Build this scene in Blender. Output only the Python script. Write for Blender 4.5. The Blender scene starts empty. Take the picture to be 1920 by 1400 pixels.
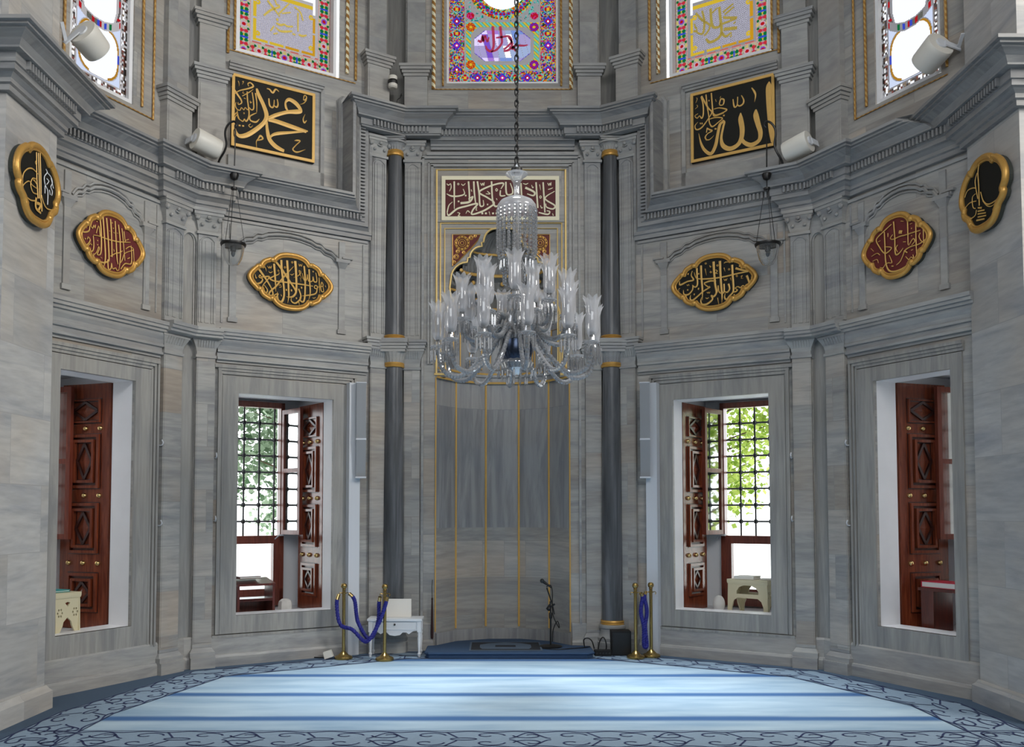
import bpy, math, random
from mathutils import Vector, Matrix
from mathutils.geometry import tessellate_polygon
R = math.radians
random.seed(7)
scene = bpy.context.scene
COL = scene.collection

# ------------------------------------------------------------------ camera
cam_data = bpy.data.cameras.new('camera')
cam = bpy.data.objects.new('camera', cam_data)
COL.objects.link(cam)
cam.location = (-0.10, 0.0, 1.65)
cam.rotation_euler = (R(90 + 2.7), 0, 0)
cam_data.sensor_fit = 'HORIZONTAL'
cam_data.sensor_width = 36.0
cam_data.lens = 1700.0 / 1920.0 * 36.0
cam_data.shift_x = (960 - 927) / 1920.0
cam_data.shift_y = (880 - 700) / 1920.0
cam_data.clip_end = 300
scene.camera = cam

# ------------------------------------------------------------------ sky, fill lamps, exposure
world = bpy.data.worlds.new('sky'); scene.world = world
world.use_nodes = True
wn = world.node_tree.nodes
wn['Background'].inputs[0].default_value = (0.93, 0.965, 1.0, 1)
wn['Background'].inputs[1].default_value = 3.3

def area_light(name, loc, target, sx, sy, power, color, spread=180):
    ld = bpy.data.lights.new(name, 'AREA')
    ld.shape = 'RECTANGLE'; ld.size = sx; ld.size_y = sy
    ld.energy = power; ld.color = color; ld.spread = R(spread)
    o = bpy.data.objects.new(name, ld); COL.objects.link(o)
    o.location = loc
    d = Vector(target) - Vector(loc)
    o.rotation_euler = d.to_track_quat('-Z', 'Y').to_euler()
    return o
# added, unseen area lamps standing in for daylight from dome and hall windows
area_light('added_floor_pool_lamp', (0.4, 8.1, 10.2), (0.4, 8.75, 0), 5.2, 0.8, 50, (0.88, 0.945, 1.0), 25)  # added overhead lamp, narrow spread shapes the bright pool on the carpet
area_light('added_hall_fill_right', (9.3, 3.0, 8.0), (-4.0, 7.6, 2.6), 4.0, 3.6, 400, (1.0, 0.965, 0.91), 120)
area_light('added_hall_fill_left', (-9.3, 3.0, 8.0), (4.2, 8.0, 2.6), 4.0, 3.6, 75, (0.86, 0.91, 1.0), 120)
area_light('added_hall_fill_rear', (3.0, -2.6, 9.0), (-1.2, 11.0, 3.5), 5.0, 2.0, 115, (1.0, 0.98, 0.95), 120)

scene.view_settings.view_transform = 'Standard'
scene.view_settings.look = 'None'
scene.view_settings.exposure = 0.0
scene.view_settings.gamma = 1.0
scene.view_settings.use_curve_mapping = False
scene.cycles.use_denoising = True
scene.cycles.max_bounces = 8
scene.cycles.transparent_max_bounces = 24
scene.cycles.caustics_reflective = False
scene.cycles.caustics_refractive = False

# ------------------------------------------------------------------ mesh builder
class MB:
    def __init__(s):
        s.v = []; s.f = []; s.m = []; s.c = None; s.T = None
    def add(s, pts):
        b = len(s.v)
        if s.T is None: s.v += [Vector(p) for p in pts]
        else: s.v += [s.T @ Vector(p) for p in pts]
        return b
    def face(s, pts, m=0):
        b = s.add(pts); s.f.append(tuple(range(b, b + len(pts)))); s.m.append(m)
    def hexa(s, p, m=0):            # p: 8 points, bottom loop then top loop
        b = s.add(p)
        for q in ((3,2,1,0),(4,5,6,7),(0,1,5,4),(1,2,6,5),(2,3,7,6),(3,0,4,7)):
            s.f.append(tuple(b + i for i in q)); s.m.append(m)
    def box(s, x0, x1, y0, y1, z0, z1, m=0):
        if x0 > x1: x0, x1 = x1, x0
        if y0 > y1: y0, y1 = y1, y0
        s.hexa([(x0,y0,z0),(x1,y0,z0),(x1,y1,z0),(x0,y1,z0),(x0,y0,z1),(x1,y0,z1),(x1,y1,z1),(x0,y1,z1)], m)
    def frustum(s, x0, x1, y0, y1, z0, e0, z1, e1, m=0):   # box about a base rectangle grown by e0 below, e1 above (front and sides)
        if x0 > x1: x0, x1 = x1, x0
        s.hexa([(x0-e0,y0-e0,z0),(x1+e0,y0-e0,z0),(x1+e0,y1,z0),(x0-e0,y1,z0),
                (x0-e1,y0-e1,z1),(x1+e1,y0-e1,z1),(x1+e1,y1,z1),(x0-e1,y1,z1)], m)
    def bar(s, a, b, w, h, n, m=0):  # bar from a to b, width w in the plane, thickness h along n
        a = Vector(a); b = Vector(b); n = Vector(n).normalized(); t = (b - a).normalized(); q = t.cross(n) * (w / 2); n = n * h
        s.hexa([a-q, b-q, b+q, a+q, a-q+n, b-q+n, b+q+n, a+q+n], m)
    def plate(s, outer, holes, y0, y1, m=0, mh=None, back=False, axis='y'):
        # polygon in (x,z) at y0, with the outer rim and hole walls reaching to y1
        mk = (lambda p, y: (p[0], y, p[1])) if axis == 'y' else (lambda p, y: (p[0], p[1], y))
        loops = [list(outer)] + [list(h) for h in holes]
        flat = [p for l in loops for p in l]
        tris = tessellate_polygon([[Vector((p[0], p[1], 0)) for p in l] for l in loops])
        for yy in ((y0, y1) if back else (y0,)):
            b = s.add([mk(p, yy) for p in flat])
            for t in tris: s.f.append(tuple(b + i for i in t)); s.m.append(m)
        for k, l in enumerate(loops):
            n = len(l)
            b = s.add([mk(p, y0) for p in l] + [mk(p, y1) for p in l])
            for i in range(n):
                j = (i + 1) % n
                s.f.append((b+i, b+j, b+n+j, b+n+i)); s.m.append(m if (k == 0 or mh is None) else mh)
    def rings(s, rr, m=0, closed=True, caps=False):
        n = len(rr[0]); b = s.add([p for r in rr for p in r])
        for i in range(len(rr) - 1):
            for j in range(n if closed else n - 1):
                k = (j + 1) % n
                s.f.append((b+i*n+j, b+i*n+k, b+(i+1)*n+k, b+(i+1)*n+j)); s.m.append(m)
        if caps:
            s.f.append(tuple(b + j for j in range(n))[::-1]); s.m.append(m)
            e = b + (len(rr) - 1) * n
            s.f.append(tuple(e + j for j in range(n))); s.m.append(m)
    def lathe(s, prof, c=(0,0,0), n=20, m=0, flute=0, fl_amp=0.0, a0=0.0, a1=None, sx=1.0, sy=1.0):
        full = a1 is None; a1 = 2*math.pi if full else a1
        cnt = n if full else n + 1
        rr = []
        for r, z in prof:
            ring = []
            for k in range(cnt):
                a = a0 + (a1 - a0) * k / n
                q = r * (1 + (fl_amp * math.cos(flute * a) if flute else 0))
                ring.append((c[0] + sx*q*math.cos(a), c[1] + sy*q*math.sin(a), c[2] + z))
            rr.append(ring)
        s.rings(rr, m, closed=full)
    def tube(s, path, r, n=6, m=0, closed=False, caps=True):
        P = [Vector(p) for p in path]; N = len(P); rr = []
        up = Vector((0.137, 0.261, 0.955))
        prev = None
        for i in range(N):
            a = P[i-1] if (i or closed) else P[i]; b = P[(i+1) % N] if (i < N-1 or closed) else P[i]
            t = (b - a)
            t = t.normalized() if t.length > 1e-9 else Vector((0,0,1))
            if prev is None: x = t.cross(up); x = x.normalized() if x.length > 1e-6 else t.orthogonal().normalized()
            else:
                x = prev - t * prev.dot(t); x = x.normalized() if x.length > 1e-6 else t.orthogonal().normalized()
            prev = x; y = t.cross(x)
            q = r[i] if isinstance(r, (list, tuple)) else r
            rr.append([P[i] + (x*math.cos(2*math.pi*k/n) + y*math.sin(2*math.pi*k/n)) * q for k in range(n)])
        if closed: rr.append(rr[0])
        s.rings(rr, m, True, caps and not closed)
    def sphere(s, c, r, n=10, k=6, m=0, sx=1, sy=1, sz=1):
        rr = []
        for i in range(k + 1):
            a = -math.pi/2 + math.pi * i / k; q = max(1e-4, math.cos(a)) * r
            rr.append([(c[0]+sx*q*math.cos(2*math.pi*j/n), c[1]+sy*q*math.sin(2*math.pi*j/n), c[2]+sz*r*math.sin(a)) for j in range(n)])
        s.rings(rr, m)
    def ribbon(s, pts, y, m=0, lift=0.0):      # pts: (x,z,w) in a vertical plane at y, smoothed; slight raised ridge
        P = smooth3(pts)
        L = []; Rr = []; C = []
        for i, (x, z, w) in enumerate(P):
            a = P[max(0, i-1)]; b = P[min(len(P)-1, i+1)]
            dx, dz = b[0]-a[0], b[1]-a[1]; l = math.hypot(dx, dz) or 1e-6
            nx, nz = -dz/l*w/2, dx/l*w/2
            L.append((x+nx, y, z+nz)); Rr.append((x-nx, y, z-nz)); C.append((x, y-lift, z))
        b = s.add(L + C + Rr); n = len(P)
        for i in range(n-1):
            s.f.append((b+i, b+i+1, b+n+i+1, b+n+i)); s.m.append(m)
            s.f.append((b+n+i, b+n+i+1, b+2*n+i+1, b+2*n+i)); s.m.append(m)
    def build(s, name, mats, parent=None, M=None, smooth=0, uvo=None):
        me = bpy.data.meshes.new(name)
        me.from_pydata([tuple(v) for v in s.v], [], s.f)
        if not isinstance(mats, (list, tuple)): mats = [mats]
        for q in mats: me.materials.append(q)
        if len(mats) > 1: me.polygons.foreach_set('material_index', s.m)
        if uvo is None: uvo = (random.uniform(0, 40), random.uniform(0, 40))
        uv = me.uv_layers.new(name='UVMap')
        co = [v.co for v in me.vertices]
        buf = [0.0] * (2 * len(me.loops))
        for p in me.polygons:
            n = p.normal
            if abs(n.z) > 0.8: tx, ty = Vector((1,0,0)), Vector((0,1,0))
            else:
                h = math.hypot(n.x, n.y) or 1.0
                tx, ty = Vector((-n.y/h, n.x/h, 0)), Vector((0,0,1))
                if tx.x + tx.y*0.37 < 0: tx = -tx
            for li in p.loop_indices:
                v = co[me.loops[li].vertex_index]
                buf[2*li] = v.dot(tx) + uvo[0]; buf[2*li+1] = v.dot(ty) + uvo[1]
        uv.data.foreach_set('uv', buf)
        if s.c is not None:
            at = me.color_attributes.new('pane', 'FLOAT_COLOR', 'CORNER')
            cb = []
            for p, c in zip(me.polygons, s.c): cb += list(c) * p.loop_total
            at.data.foreach_set('color', cb)
        if smooth:
            me.polygons.foreach_set('use_smooth', [True] * len(me.polygons))
            me.set_sharp_from_angle(angle=R(smooth))
        me.update()
        o = bpy.data.objects.new(name, me); COL.objects.link(o)
        if parent is not None: o.parent = parent
        if M is not None: o.matrix_basis = M
        return o

def smooth3(pts, k=5):
    if len(pts) < 3: 
        return [tuple(p) for p in pts]
    out = []
    for i in range(len(pts) - 1):
        p0 = pts[max(0, i-1)]; p1 = pts[i]; p2 = pts[i+1]; p3 = pts[min(len(pts)-1, i+2)]
        for j in range(k):
            t = j / k
            out.append(tuple(0.5*((2*p1[q]) + (-p0[q]+p2[q])*t + (2*p0[q]-5*p1[q]+4*p2[q]-p3[q])*t*t + (-p0[q]+3*p1[q]-3*p2[q]+p3[q])*t**3) for q in range(len(p1))))
    out.append(tuple(pts[-1]))
    return out

def empty(name, M):
    o = bpy.data.objects.new(name, None); COL.objects.link(o)
    o.empty_display_size = 0.1
    o.matrix_basis = M if isinstance(M, Matrix) else Matrix.Translation(M)
    return o
def tag(o, label, cat, group=None):
    o['label'] = label; o['category'] = cat
    if group: o['group'] = group
    return o
def struct(o):
    o['kind'] = 'structure'; return o
def thing(name, M, label, cat, group=None): return tag(empty(name, M), label, cat, group)
def dup(root, M, label=None):
    r = root.copy(); COL.objects.link(r); r.matrix_basis = M
    if label: r['label'] = label
    for ch in list(root.children):
        c = ch.copy(); COL.objects.link(c); c.parent = r
        for g in list(ch.children):
            d = g.copy(); COL.objects.link(d); d.parent = c
    return r
def LR(s): return 'left' if s < 0 else 'right'

# ------------------------------------------------------------------ wall frames (x to the viewer's right, y into the wall)
def frame(x, y, ang): return Matrix.Translation((x, y, 0)) @ Matrix.Rotation(R(ang), 4, 'Z')
K1 = (1.27, 10.96); K2 = (3.39, 9.634)
FC = frame(0, 10.96, 0)
FA = {s: frame(s*K1[0], K1[1], -32*s) for s in (-1, 1)}
FB = {s: frame(s*K2[0], K2[1], -64*s) for s in (-1, 1)}
PX = {-1: (-3.88, 7.69, 6.88), 1: (4.12, 7.95, 7.15)}     # pier face x, inner corner y, hall corner y
FP = {s: frame(PX[s][0], PX[s][1], -90*s) for s in (-1, 1)}
TOP = 10.4
# ------------------------------------------------------------------ materials
def mat(name):
    m = bpy.data.materials.new(name); m.use_nodes = True
    nt = m.node_tree; return m, nt, nt.nodes['Principled BSDF']
def rgb(r, g, b):
    f = lambda c: (c/12.92 if c <= 0.04045 else ((c+0.055)/1.055)**2.4)
    return (f(r/255), f(g/255), f(b/255), 1)
def plain(name, c, rough=0.5, metal=0.0, spec=0.5, bump=0.0, bscale=60, var=0.0):
    m, nt, p = mat(name)
    p.inputs['Base Color'].default_value = c; p.inputs['Roughness'].default_value = rough
    p.inputs['Metallic'].default_value = metal; p.inputs['Specular IOR Level'].default_value = spec
    tc = nt.nodes.new('ShaderNodeTexCoord')
    n = nt.nodes.new('ShaderNodeTexNoise'); n.inputs['Scale'].default_value = bscale; n.inputs['Detail'].default_value = 3
    nt.links.new(tc.outputs['Object'], n.inputs['Vector'])
    if bump:
        b = nt.nodes.new('ShaderNodeBump'); b.inputs['Strength'].default_value = bump; b.inputs['Distance'].default_value = 0.01
        nt.links.new(n.outputs['Fac'], b.inputs['Height']); nt.links.new(b.outputs[0], p.inputs['Normal'])
    if var:
        r = nt.nodes.new('ShaderNodeMix'); r.data_type = 'RGBA'
        r.inputs[6].default_value = tuple(max(0, x*(1-var)) for x in c[:3]) + (1,); r.inputs[7].default_value = tuple(min(1, x*(1+var)) for x in c[:3]) + (1,)
        nt.links.new(n.outputs['Fac'], r.inputs[0]); nt.links.new(r.outputs[2], p.inputs['Base Color'])
    return m
def marble(name, light, mid, dark, warm, sx=0.8, sy=7.0, blocks=None, rough=0.42, obj=False, streak=1.0):
    m, nt, p = mat(name); N = nt.nodes.new; L = nt.links.new
    tc = N('ShaderNodeTexCoord'); src = tc.outputs['Object' if obj else 'UV']
    off = None
    if blocks:
        br = N('ShaderNodeTexBrick'); br.offset = 0.5; br.inputs['Scale'].default_value = 1.0
        br.inputs['Brick Width'].default_value = blocks[0]; br.inputs['Row Height'].default_value = blocks[1]
        br.inputs['Mortar Size'].default_value = 0.003; br.inputs['Mortar Smooth'].default_value = 0.3
        br.inputs['Color1'].default_value = (0,0,0,1); br.inputs['Color2'].default_value = (1,1,1,1); br.inputs['Mortar'].default_value = (0.5,0.5,0.5,1)
        L(src, br.inputs['Vector'])
        sc = N('ShaderNodeVectorMath'); sc.operation = 'SCALE'; sc.inputs[3].default_value = 23.0
        L(br.outputs['Color'], sc.inputs[0])
        ad = N('ShaderNodeVectorMath'); ad.operation = 'ADD'; L(src, ad.inputs[0]); L(sc.outputs[0], ad.inputs[1])
        off = br; src = ad.outputs[0]
    mp = N('ShaderNodeMapping'); mp.inputs['Scale'].default_value = (sx, sx if obj else sy, sy) if not obj else (sx, sx, sy)
    mp.inputs['Rotation'].default_value = (0, 0, 0.0 if obj else 0.09)
    L(src, mp.inputs['Vector'])
    n1 = N('ShaderNodeTexNoise'); n1.inputs['Scale'].default_value = 1.0; n1.inputs['Detail'].default_value = 7; n1.inputs['Roughness'].default_value = 0.62; n1.inputs['Distortion'].default_value = 0.9
    L(mp.outputs[0], n1.inputs['Vector'])
    r1 = N('ShaderNodeValToRGB'); e = r1.color_ramp.elements
    e[0].position = 0.30; e[0].color = dark; e[1].position = 0.72; e[1].color = light
    q = e.new(0.47); q.color = mid; q = e.new(0.56); q.color = light
    L(n1.outputs['Fac'], r1.inputs[0])
    n2 = N('ShaderNodeTexNoise'); n2.inputs['Scale'].default_value = 0.9; n2.inputs['Detail'].default_value = 4
    L(src, n2.inputs['Vector'])
    r2 = N('ShaderNodeValToRGB'); r2.color_ramp.elements[0].position = 0.46; r2.color_ramp.elements[0].color = (0,0,0,1)
    r2.color_ramp.elements[1].position = 0.70; r2.color_ramp.elements[1].color = (0.55,0.55,0.55,1)
    L(n2.outputs['Fac'], r2.inputs[0])
    mx = N('ShaderNodeMix'); mx.data_type = 'RGBA'; mx.inputs[7].default_value = warm
    L(r2.outputs[0], mx.inputs[0]); L(r1.outputs[0], mx.inputs[6])
    out = mx.outputs[2]
    n3 = N('ShaderNodeTexNoise'); n3.inputs['Scale'].default_value = 9.0; n3.inputs['Detail'].default_value = 5
    mp3 = N('ShaderNodeMapping'); mp3.inputs['Scale'].default_value = (sx*0.6, sy*0.6, sy*0.6)
    L(src, mp3.inputs['Vector']); L(mp3.outputs[0], n3.inputs['Vector'])
    mr = N('ShaderNodeMapRange'); mr.inputs[1].default_value = 0.3; mr.inputs[2].default_value = 0.7; mr.inputs[3].default_value = 0.88; mr.inputs[4].default_value = 1.06
    L(n3.outputs['Fac'], mr.inputs[0])
    mu = N('ShaderNodeMix'); mu.data_type = 'RGBA'; mu.blend_type = 'MULTIPLY'; mu.inputs[0].default_value = streak
    L(out, mu.inputs[6]); L(mr.outputs[0], mu.inputs[7]); out = mu.outputs[2]
    if off is not None:
        tm = N('ShaderNodeMapRange'); tm.inputs[3].default_value = 0.86; tm.inputs[4].default_value = 1.10
        L(off.outputs['Color'], tm.inputs[0])
        m2 = N('ShaderNodeMix'); m2.data_type = 'RGBA'; m2.blend_type = 'MULTIPLY'; m2.inputs[0].default_value = 1.0
        L(out, m2.inputs[6]); L(tm.outputs[0], m2.inputs[7])
        m3 = N('ShaderNodeMix'); m3.data_type = 'RGBA'; m3.inputs[7].default_value = tuple(x*0.62 for x in mid[:3]) + (1,)
        ml = N('ShaderNodeMath'); ml.operation = 'MULTIPLY'; ml.inputs[1].default_value = 0.45
        L(off.outputs['Fac'], ml.inputs[0]); L(ml.outputs[0], m3.inputs[0]); L(m2.outputs[2], m3.inputs[6]); out = m3.outputs[2]
    L(out, p.inputs['Base Color'])
    p.inputs['Roughness'].default_value = rough; p.inputs['Specular IOR Level'].default_value = 0.35
    return m
gL, gM, gD, gW = rgb(176,174,169), rgb(163,162,159), rgb(142,143,144), rgb(180,160,138)
M_WALL = marble('grey veined marble blocks', gL, gM, gD, gW, 0.8, 6.5, (1.15, 0.46))
M_PIER = marble('pale marble slabs', rgb(194,192,188), rgb(183,182,180), rgb(162,163,166), rgb(198,186,170), 0.7, 4.5, (1.0, 0.55))
M_TRIM = marble('grey marble moulding', rgb(172,172,169), rgb(160,160,159), rgb(140,142,145), rgb(176,168,158), 0.9, 5.0)
M_CORN = marble('blue grey cornice marble', rgb(156,156,155), rgb(142,143,144), rgb(122,124,127), rgb(158,150,140), 0.9, 5.0)
M_VERT = marble('marble with upright grain', rgb(164,162,157), rgb(150,149,146), rgb(128,128,128), rgb(166,160,150), 7.0, 0.5)
M_NICHE = marble('grey marble niche panels', rgb(168,169,170), rgb(150,152,155), rgb(128,131,136), rgb(172,166,158), 6.0, 0.5, (4.0, 1.52))
M_DADO = marble('smooth grey marble', rgb(168,168,165), rgb(158,158,157), rgb(140,142,144), rgb(174,166,156), 1.2, 2.6, (2.2, 0.62))
M_DOME = marble('grey fluted niche marble', rgb(128,128,126), rgb(108,108,106), rgb(84,84,84), rgb(118,112,104), 3, 2, None, 0.5, True)
M_COL = marble('dark grey column marble', rgb(112,114,118), rgb(92,94,97), rgb(66,68,71), rgb(108,108,108), 5.0, 0.55, None, 0.28, True)
M_REVEAL = plain('white reveal marble', rgb(244,244,246), 0.45, var=0.05, bscale=5)
M_NICHEWALL = plain('white plaster', rgb(228,229,232), 0.7, var=0.04, bscale=4)
M_DARK = plain('dark shadowed slot', rgb(74,76,78), 0.8)
M_GOLD = plain('gilding', rgb(214,164,84), 0.36, 0.45, bump=0.15, bscale=90, var=0.12)
M_GOLDP = plain('gold paint', rgb(226,180,98), 0.45, 0.15, var=0.08, bscale=30)
M_GOLDL = plain('pale gold leaf line', rgb(250,216,140), 0.42, 0.2)
M_CREAM = plain('cream gold paint', rgb(255,246,212), 0.5)
M_BLACKP = plain('black panel', rgb(35,34,30), 0.6, spec=0.2, var=0.08, bscale=12)
M_PLAQUE_EDGE = plain('dark green plaque edge', rgb(58,62,56), 0.6)
M_MAROON = plain('maroon panel', rgb(104,28,27), 0.6, var=0.1, bscale=14)
M_MAROON2 = plain('deep maroon panel', rgb(92,22,24), 0.6, var=0.08, bscale=14)
M_WHITEP = plain('white plastic', rgb(226,222,212), 0.4)
M_GREYP = plain('grey speaker grille', rgb(150,154,158), 0.6, bump=0.2, bscale=400)
M_METALW = plain('white painted metal', rgb(214,217,222), 0.4)
M_IRON = plain('dark wrought iron', rgb(52,56,58), 0.5, 0.4)
M_BLACK = plain('black metal', rgb(18,17,17), 0.4)
M_BLACKM = plain('black vinyl', rgb(16,17,19), 0.75)
M_BRASS = plain('aged brass', rgb(168,142,86), 0.25, 0.9, var=0.12, bscale=40)
M_STUD = plain('polished brass stud', rgb(220,190,130), 0.18, 1.0)
M_ROPE = plain('royal blue rope', rgb(32,34,128), 0.6, bump=0.4, bscale=90, var=0.2)
M_BEIGE = plain('beige plastic', rgb(214,204,170), 0.45)
M_WHITE = plain('white lacquer', rgb(222,224,226), 0.4)
M_CARD = plain('white board', rgb(226,222,214), 0.6)
M_TEAL = plain('teal cover', rgb(40,150,150), 0.5)
M_RED = plain('red cover', rgb(206,36,66), 0.45)
M_PAGE = plain('book paper', rgb(238,236,228), 0.7)
M_STONE = plain('pale stone', rgb(214,212,208), 0.7, var=0.08, bscale=20)
M_PLATFORM = plain('blue carpet platform', rgb(52,76,106), 0.95, bump=0.3, bscale=300, var=0.2)
M_RUG = plain('dark prayer rug', rgb(34,38,46), 0.95, bump=0.3, bscale=300, var=0.35)
M_RUG2 = plain('prayer rug border', rgb(84,100,118), 0.95, bump=0.3, bscale=300, var=0.25)
M_NAVY = plain('navy carpet yarn', rgb(40,52,92), 0.95)
M_BARK = plain('bark', rgb(92,76,60), 0.9, bump=0.6, bscale=14)
M_GROUND = plain('pale paving', rgb(248,246,240), 0.9, var=0.03, bscale=2)

def wood(name, a, b, rough=0.22):
    m, nt, p = mat(name); N = nt.nodes.new; L = nt.links.new
    tc = N('ShaderNodeTexCoord'); mp = N('ShaderNodeMapping'); mp.inputs['Scale'].default_value = (14, 14, 1.2)
    n = N('ShaderNodeTexNoise'); n.inputs['Scale'].default_value = 2.2; n.inputs['Detail'].default_value = 6; n.inputs['Distortion'].default_value = 1.2
    r = N('ShaderNodeValToRGB'); r.color_ramp.elements[0].position = 0.3; r.color_ramp.elements[0].color = a; r.color_ramp.elements[1].position = 0.75; r.color_ramp.elements[1].color = b
    L(tc.outputs['Object'], mp.inputs[0]); L(mp.outputs[0], n.inputs['Vector']); L(n.outputs['Fac'], r.inputs[0]); L(r.outputs[0], p.inputs['Base Color'])
    p.inputs['Roughness'].default_value = rough; p.inputs['Coat Weight'].default_value = 0.4; p.inputs['Coat Roughness'].default_value = 0.15
    return m
M_WOOD = wood('polished mahogany', rgb(98,42,26), rgb(150,76,48))
M_WOODG = wood('dark stained groove shade wood', rgb(44,18,14), rgb(66,28,20), 0.35)  # stained outline colour, also painting in groove shade that frontal light loses
M_WOODD = wood('dark stained wood', rgb(70,26,18), rgb(112,46,30), 0.3)
M_WOODF = wood('mahogany window frame', rgb(100,44,32), rgb(140,72,54), 0.3)
def rope_gold(name, base, sc):
    m, nt, p = mat(name); N = nt.nodes.new; L = nt.links.new
    tc = N('ShaderNodeTexCoord'); w = N('ShaderNodeTexWave'); w.wave_type = 'BANDS'; w.bands_direction = 'DIAGONAL'; w.inputs['Scale'].default_value = sc
    r = N('ShaderNodeValToRGB'); r.color_ramp.elements[0].position = 0.42; r.color_ramp.elements[0].color = rgb(170,120,50); r.color_ramp.elements[1].position = 0.58; r.color_ramp.elements[1].color = base
    L(tc.outputs['UV'], w.inputs['Vector']); L(w.outputs['Fac'], r.inputs[0]); L(r.outputs[0], p.inputs['Base Color'])
    p.inputs['Roughness'].default_value = 0.4; p.inputs['Metallic'].default_value = 0.25
    return m
M_ROPEG = rope_gold('twisted gilt moulding', rgb(255,248,214), 7.0)
M_ROPEG2 = rope_gold('dull twisted gilt moulding', rgb(196,160,96), 11.0)
def glass_pane(name, tint, gloss=0.06, frost=0.0):
    m, nt, p = mat(name); N = nt.nodes.new; L = nt.links.new
    nt.nodes.remove(p)
    t = N('ShaderNodeBsdfTransparent'); t.inputs[0].default_value = tint
    g = N('ShaderNodeBsdfGlossy'); g.inputs['Roughness'].default_value = 0.03
    fr = N('ShaderNodeLayerWeight'); fr.inputs[0].default_value = 0.25
    mr = N('ShaderNodeMapRange'); mr.inputs[3].default_value = gloss; mr.inputs[4].default_value = 0.85
    L(fr.outputs['Fresnel'], mr.inputs[0])
    mx = N('ShaderNodeMixShader'); L(mr.outputs[0], mx.inputs[0]); L(t.outputs[0], mx.inputs[1]); L(g.outputs[0], mx.inputs[2])
    out = mx.outputs[0]
    if frost:
        d = N('ShaderNodeBsdfDiffuse'); d.inputs[0].default_value = (0.9,0.9,0.92,1)
        tr = N('ShaderNodeBsdfTranslucent'); tr.inputs[0].default_value = (0.9,0.9,0.92,1)
        a = N('ShaderNodeMixShader'); L(d.outputs[0], a.inputs[1]); L(tr.outputs[0], a.inputs[2])
        b = N('ShaderNodeMixShader'); b.inputs[0].default_value = frost; L(out, b.inputs[1]); L(a.outputs[0], b.inputs[2]); out = b.outputs[0]
    L(out, nt.nodes['Material Output'].inputs[0])
    return m
M_PANE = glass_pane('window glass', (0.97,0.985,0.985,1), 0.06)
M_CASEP = glass_pane('casement glass', (0.80,0.88,0.88,1), 0.5)
M_SHADE = glass_pane('clear lamp glass', (0.96,0.96,0.97,1), 0.16, 0.34)
M_CRYSTAL = glass_pane('cut crystal', (0.86,0.87,0.88,1), 0.36, 0.14)
M_ARMGL = glass_pane('twisted crystal arm', (0.88,0.89,0.90,1), 0.26, 0.24)
M_FROST = glass_pane('frosted glass', (0.8,0.8,0.82,1), 0.08, 0.40)
M_HUB = plain('dark silvered hub', rgb(70,80,100), 0.2, 0.9)
M_BOWL = glass_pane('pale glass bowl', (0.95,0.96,0.95,1), 0.07, 0.10)
def stained():
    m, nt, p = mat('stained glass'); N = nt.nodes.new; L = nt.links.new
    at = N('ShaderNodeAttribute'); at.attribute_name = 'pane'
    dm = N('ShaderNodeVectorMath'); dm.operation = 'SCALE'; dm.inputs[3].default_value = 0.33; L(at.outputs['Color'], dm.inputs[0])
    t = N('ShaderNodeBsdfTransparent'); L(dm.outputs[0], t.inputs[0])
    p.inputs['Roughness'].default_value = 0.7; L(at.outputs['Color'], p.inputs['Base Color'])
    mx = N('ShaderNodeMixShader'); L(at.outputs['Alpha'], mx.inputs[0]); L(t.outputs[0], mx.inputs[1]); L(p.outputs[0], mx.inputs[2])
    L(mx.outputs[0], nt.nodes['Material Output'].inputs[0])
    return m
M_STAINED = stained()
def tinted(name, c):
    m, nt, p = mat(name); nt.nodes.remove(p)
    t = nt.nodes.new('ShaderNodeBsdfTransparent'); t.inputs[0].default_value = c
    nt.links.new(t.outputs[0], nt.nodes['Material Output'].inputs[0]); return m
M_GLYEL = plain('amber glass lettering', rgb(236,206,90), 0.5)
M_GLPINK = plain('rose glass lettering', rgb(226,60,110), 0.5)
def leaf(name, a, b):
    m, nt, p = mat(name); N = nt.nodes.new; L = nt.links.new
    oi = N('ShaderNodeNewGeometry'); r = N('ShaderNodeValToRGB')
    r.color_ramp.elements[0].color = a; r.color_ramp.elements[1].color = b
    L(oi.outputs['Random Per Island'], r.inputs[0])
    d = N('ShaderNodeBsdfDiffuse'); t = N('ShaderNodeBsdfTranslucent'); mx = N('ShaderNodeMixShader'); mx.inputs[0].default_value = 0.55
    L(r.outputs[0], d.inputs[0]); L(r.outputs[0], t.inputs[0]); L(d.outputs[0], mx.inputs[1]); L(t.outputs[0], mx.inputs[2])
    L(mx.outputs[0], nt.nodes['Material Output'].inputs[0]); return m
M_LEAFG = leaf('grey green leaves', rgb(84,112,82), rgb(178,196,172))
M_LEAFY = leaf('yellow green leaves', rgb(112,146,52), rgb(204,218,128))
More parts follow.
